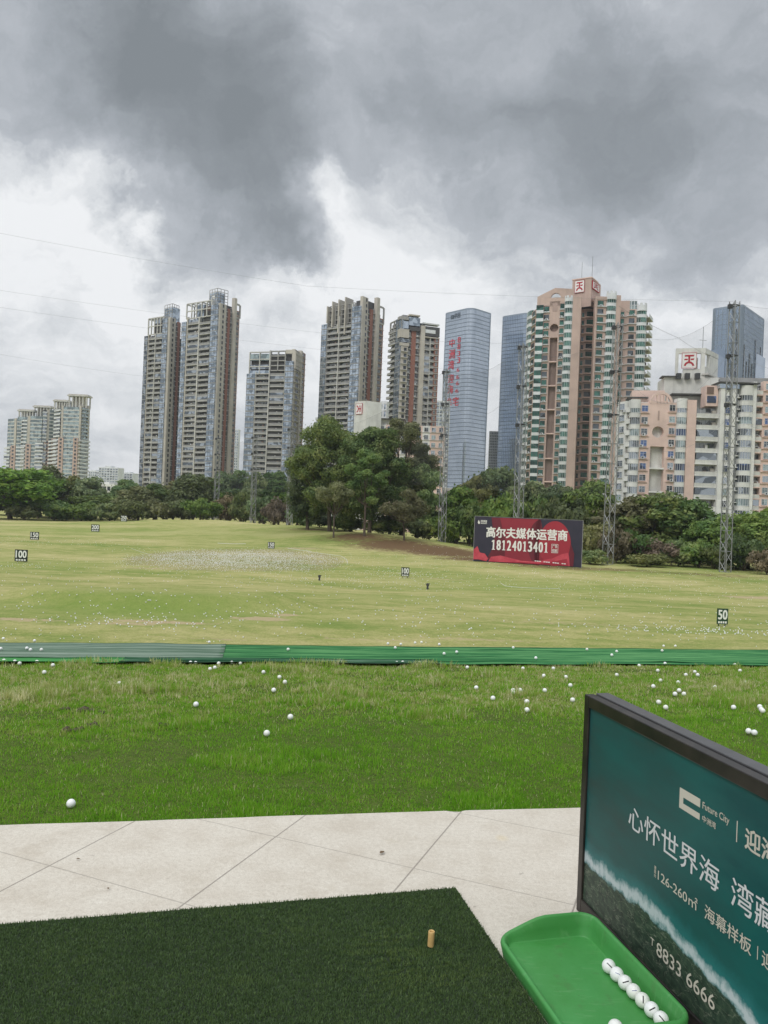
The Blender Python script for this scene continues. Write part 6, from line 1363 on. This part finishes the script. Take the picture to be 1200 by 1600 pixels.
sg = S[3]; (ua, z1), (ub, z0) = sg.uz(fx(775), fy(585)), sg.uz(fx(905), fy(622)); b.box('roof_room', sg, ua, ub, -3, .4, z0, z1, 'blue_glass'); b.box('roof_canopy', sg, ua-.4, S[3].L+.3, -4, 1.3, z1, z1+.3, 'roof_dark'); R5 = Seg(atd(fx(770), fy(550), 212), atd(fx(1190), fy(550), 210)); b.box('roof_house', R5, 0, R5.L, -8, 0, z0, R5.uz(fx(900), fy(548))[1], 'mid_grey')
sg = S[2]; (ua, z1), (ub, z0) = sg.uz(fx(690), fy(598)), sg.uz(fx(765), fy(735)); b.box('roof_room', sg, ua, ub, -4, -.1, z0, z1, 'pale_pink'); b.box('roof_room', sg, ua+.3, ub-.5, -.1, .02, z0+.8, z0+2.6, 'navy_glass'); b.box('roof_room', sg, ua+.2, ub-1.2, -.1, .1, z1-2.2, z1-.4, 'brown_wall'); b.done()

# ---- pale building behind the central trees with the rotated sign
b = Bld('white_rooftop_block', 'pale block behind the central trees with a red sign turned sideways on top', 575, 300)
A = Seg(atd(553.5, 650, 303), atd(572, 650, 299)); B = Seg(atd(572, 650, 299), atd(596, 650, 303)); zt = atd(575, 626, 299).z; zb = atd(575, 668, 299).z
b.box('roof_house', A, 0, A.L, -6, 0, zb-6, zt, 'off_white'); b.box('roof_house', B, .02, B.L, -6, -.02, zb-6, zt-.02, 'white_wall'); (ua, z1), (ub, z0) = A.uz(557.5, 631.5), A.uz(566, 646.5); logo(b, A, ua, ub, z0, z1, .05, 1)
C_ = Seg(atd(556, 700, 306), atd(694, 700, 303)); zc_ = atd(620, 664, 304).z; b.core(C_, zc_, 'pale_pink', 12, .6, 0, C_.L)
for k in range(12):
    u = C_.L*(k+.12)/12
    b.strip('wwin', C_, C_.L*k/12, C_.L*(k+1)/12, zc_, 6, 3.0, k, mat='pale_pink' if k % 3 else 'white_wall', fw=.5, h=1.5, glasses=GL, ledge=.3)
b.box('roof_canopy', C_, C_.L*.2, C_.L*.55, -6, .6, zc_+2.2, zc_+2.5, 'roof_dark'); b.box('roof_room', C_, C_.L*.24, C_.L*.5, -5, -1, zc_, zc_+2.2, 'off_white'); b.done()

# ---- the stepped blocks at the far left
fx, fy = zoomer(0, 580, 5.0)
def stepped(label, ref, segp, strips, crowns, coretops, D):
    b = Bld('stepped_block', label, fx(segp[1][0]), D, 'stepped apartment blocks on the left'); S = [b.seg(fx(p[0]), p[1], fx(q[0]), q[1], fy(ref)) for p, q in zip(segp[:-1], segp[1:])]
    for sg, y in zip(S, coretops): b.core(sg, atd(fx(segp[1][0]), fy(y), D).z, 'pale_green_glass', 14, .8, 0, sg.L)
    run(b, S, strips, fx, fy, ref, 16, 3.0)
    for (xa, xb, yt, yb, dd) in crowns:
        A = Seg(atd(fx(xa), fy(yt), D+dd), atd(fx(xb), fy(yt), D+dd)); zt = A.uz(fx((xa+xb)/2), fy(yt))[1]; zb = A.uz(fx((xa+xb)/2), fy(yb))[1]; n = 5
        for k in range(n+1): u = A.L*(.06+.88*k/n); b.box('roof_pavilion', A, u-.45, u+.45, -1.2, -.2, zb-2, zt-1, 'pale_concrete'); b.box('roof_pavilion', A, u-.45, u+.45, -9, -8, zb-2, zt-1, 'pale_concrete')
        b.box('roof_pavilion', A, -.6, A.L+.6, -9.5, .5, zt-1.2, zt-.2, 'pale_concrete'); b.box('roof_pavilion', A, .2, A.L-.2, -8.8, -.3, zt-.2, zt+.5, 'beige_wall'); b.box('roof_pavilion', A, A.L*.25, A.L*.75, -7, -2.5, zb-2, zt-1.2, 'beige_wall')
    b.done()
PB = dict(mat='pink_brown', fw=.35, h=1.4, glass='dark_glass', fr='frame_dark'); BL = dict(rail='cool_white', slab='pale_concrete', d=1.2, over=.8); GW = dict(glass='pale_green_glass', band='pale_concrete', bandh=.8, o=.3)
stepped('right one of the stepped pale green glass blocks with roof pavilions at the left', 400, [(425, 632), (478, 622), (632, 620), (697, 628)],
  [(0, 'bal', 426, 476, 285, BL), (1, 'wall', 478, 494, 268, dict(mat='beige_wall', o=.4)), (1, 'bay', 494, 622, 280, GW), (1, 'wall', 618, 632, 268, dict(mat='beige_wall', o=.4)), (2, 'bal', 634, 686, 275, dict(BL, rail='pale_green_glass')), (2, 'wall', 686, 697, 270, dict(mat='beige_wall', o=.2)),
   (0, 'wwin', 395, 428, 525, dict(PB, ref=700)), (1, 'wwin', 452, 492, 520, dict(PB, o=.8, ref=700)), (1, 'wwin', 570, 606, 520, dict(PB, o=.8, ref=700)), (2, 'bal', 606, 690, 525, dict(BL, over=1.4, ref=700)), (0, 'bal', 385, 452, 525, dict(BL, over=1.6, ref=700))],
  [(532, 684, 184, 266, 2), (420, 530, 226, 280, 8)], (285, 275, 280), 620)
stepped('left one of the stepped pale green glass blocks with roof pavilions at the left', 470, [(58, 650), (130, 642), (330, 640), (432, 645)],
  [(0, 'bay', 62, 112, 372, GW), (0, 'wall', 112, 128, 368, dict(mat='beige_wall', o=.3)), (1, 'bay', 132, 170, 372, GW), (1, 'bal', 170, 214, 365, BL), (1, 'wall', 214, 236, 350, dict(mat='beige_wall', o=.4)), (1, 'bay', 236, 326, 352, GW), (2, 'bal', 330, 364, 300, BL), (2, 'wall', 364, 382, 300, dict(mat='beige_wall', o=.3)), (2, 'bay', 382, 432, 305, GW),
   (0, 'bal', 40, 86, 580, dict(BL, over=1.4, ref=650)), (0, 'wwin', 86, 122, 580, dict(PB, o=.6, ref=650)), (1, 'bal', 130, 196, 575, dict(BL, over=1.6, ref=650)), (1, 'wwin', 200, 240, 570, dict(PB, o=.8, ref=650)), (1, 'bal', 278, 340, 545, dict(BL, over=1.6, ref=650)), (2, 'wwin', 340, 380, 540, dict(PB, o=.6, ref=650))],
  [(142, 262, 302, 356, 4), (262, 398, 272, 335, 6)], (375, 352, 305), 640)

# ------------------------------------------------------------------ thin city haze
m = bpy.data.materials.new('haze_air'); m.use_nodes = True; T = NT(m.node_tree); T.n.clear()
o = T.node('ShaderNodeOutputMaterial'); vol = T.node('ShaderNodeVolumePrincipled'); vol.inputs['Color'].default_value = (.86, .90, .96, 1); vol.inputs['Density'].default_value = .00014; vol.inputs['Anisotropy'].default_value = .2
T.l.new(vol.outputs[0], o.inputs['Volume']); MATS['haze_air'] = m
mb = MB(); mb.box(-2450, 2450, -75, 3050, -12, 235, 'haze_air'); tag(mb.build('haze'), 'thin pale city haze over the range and the towers', kind='stuff')
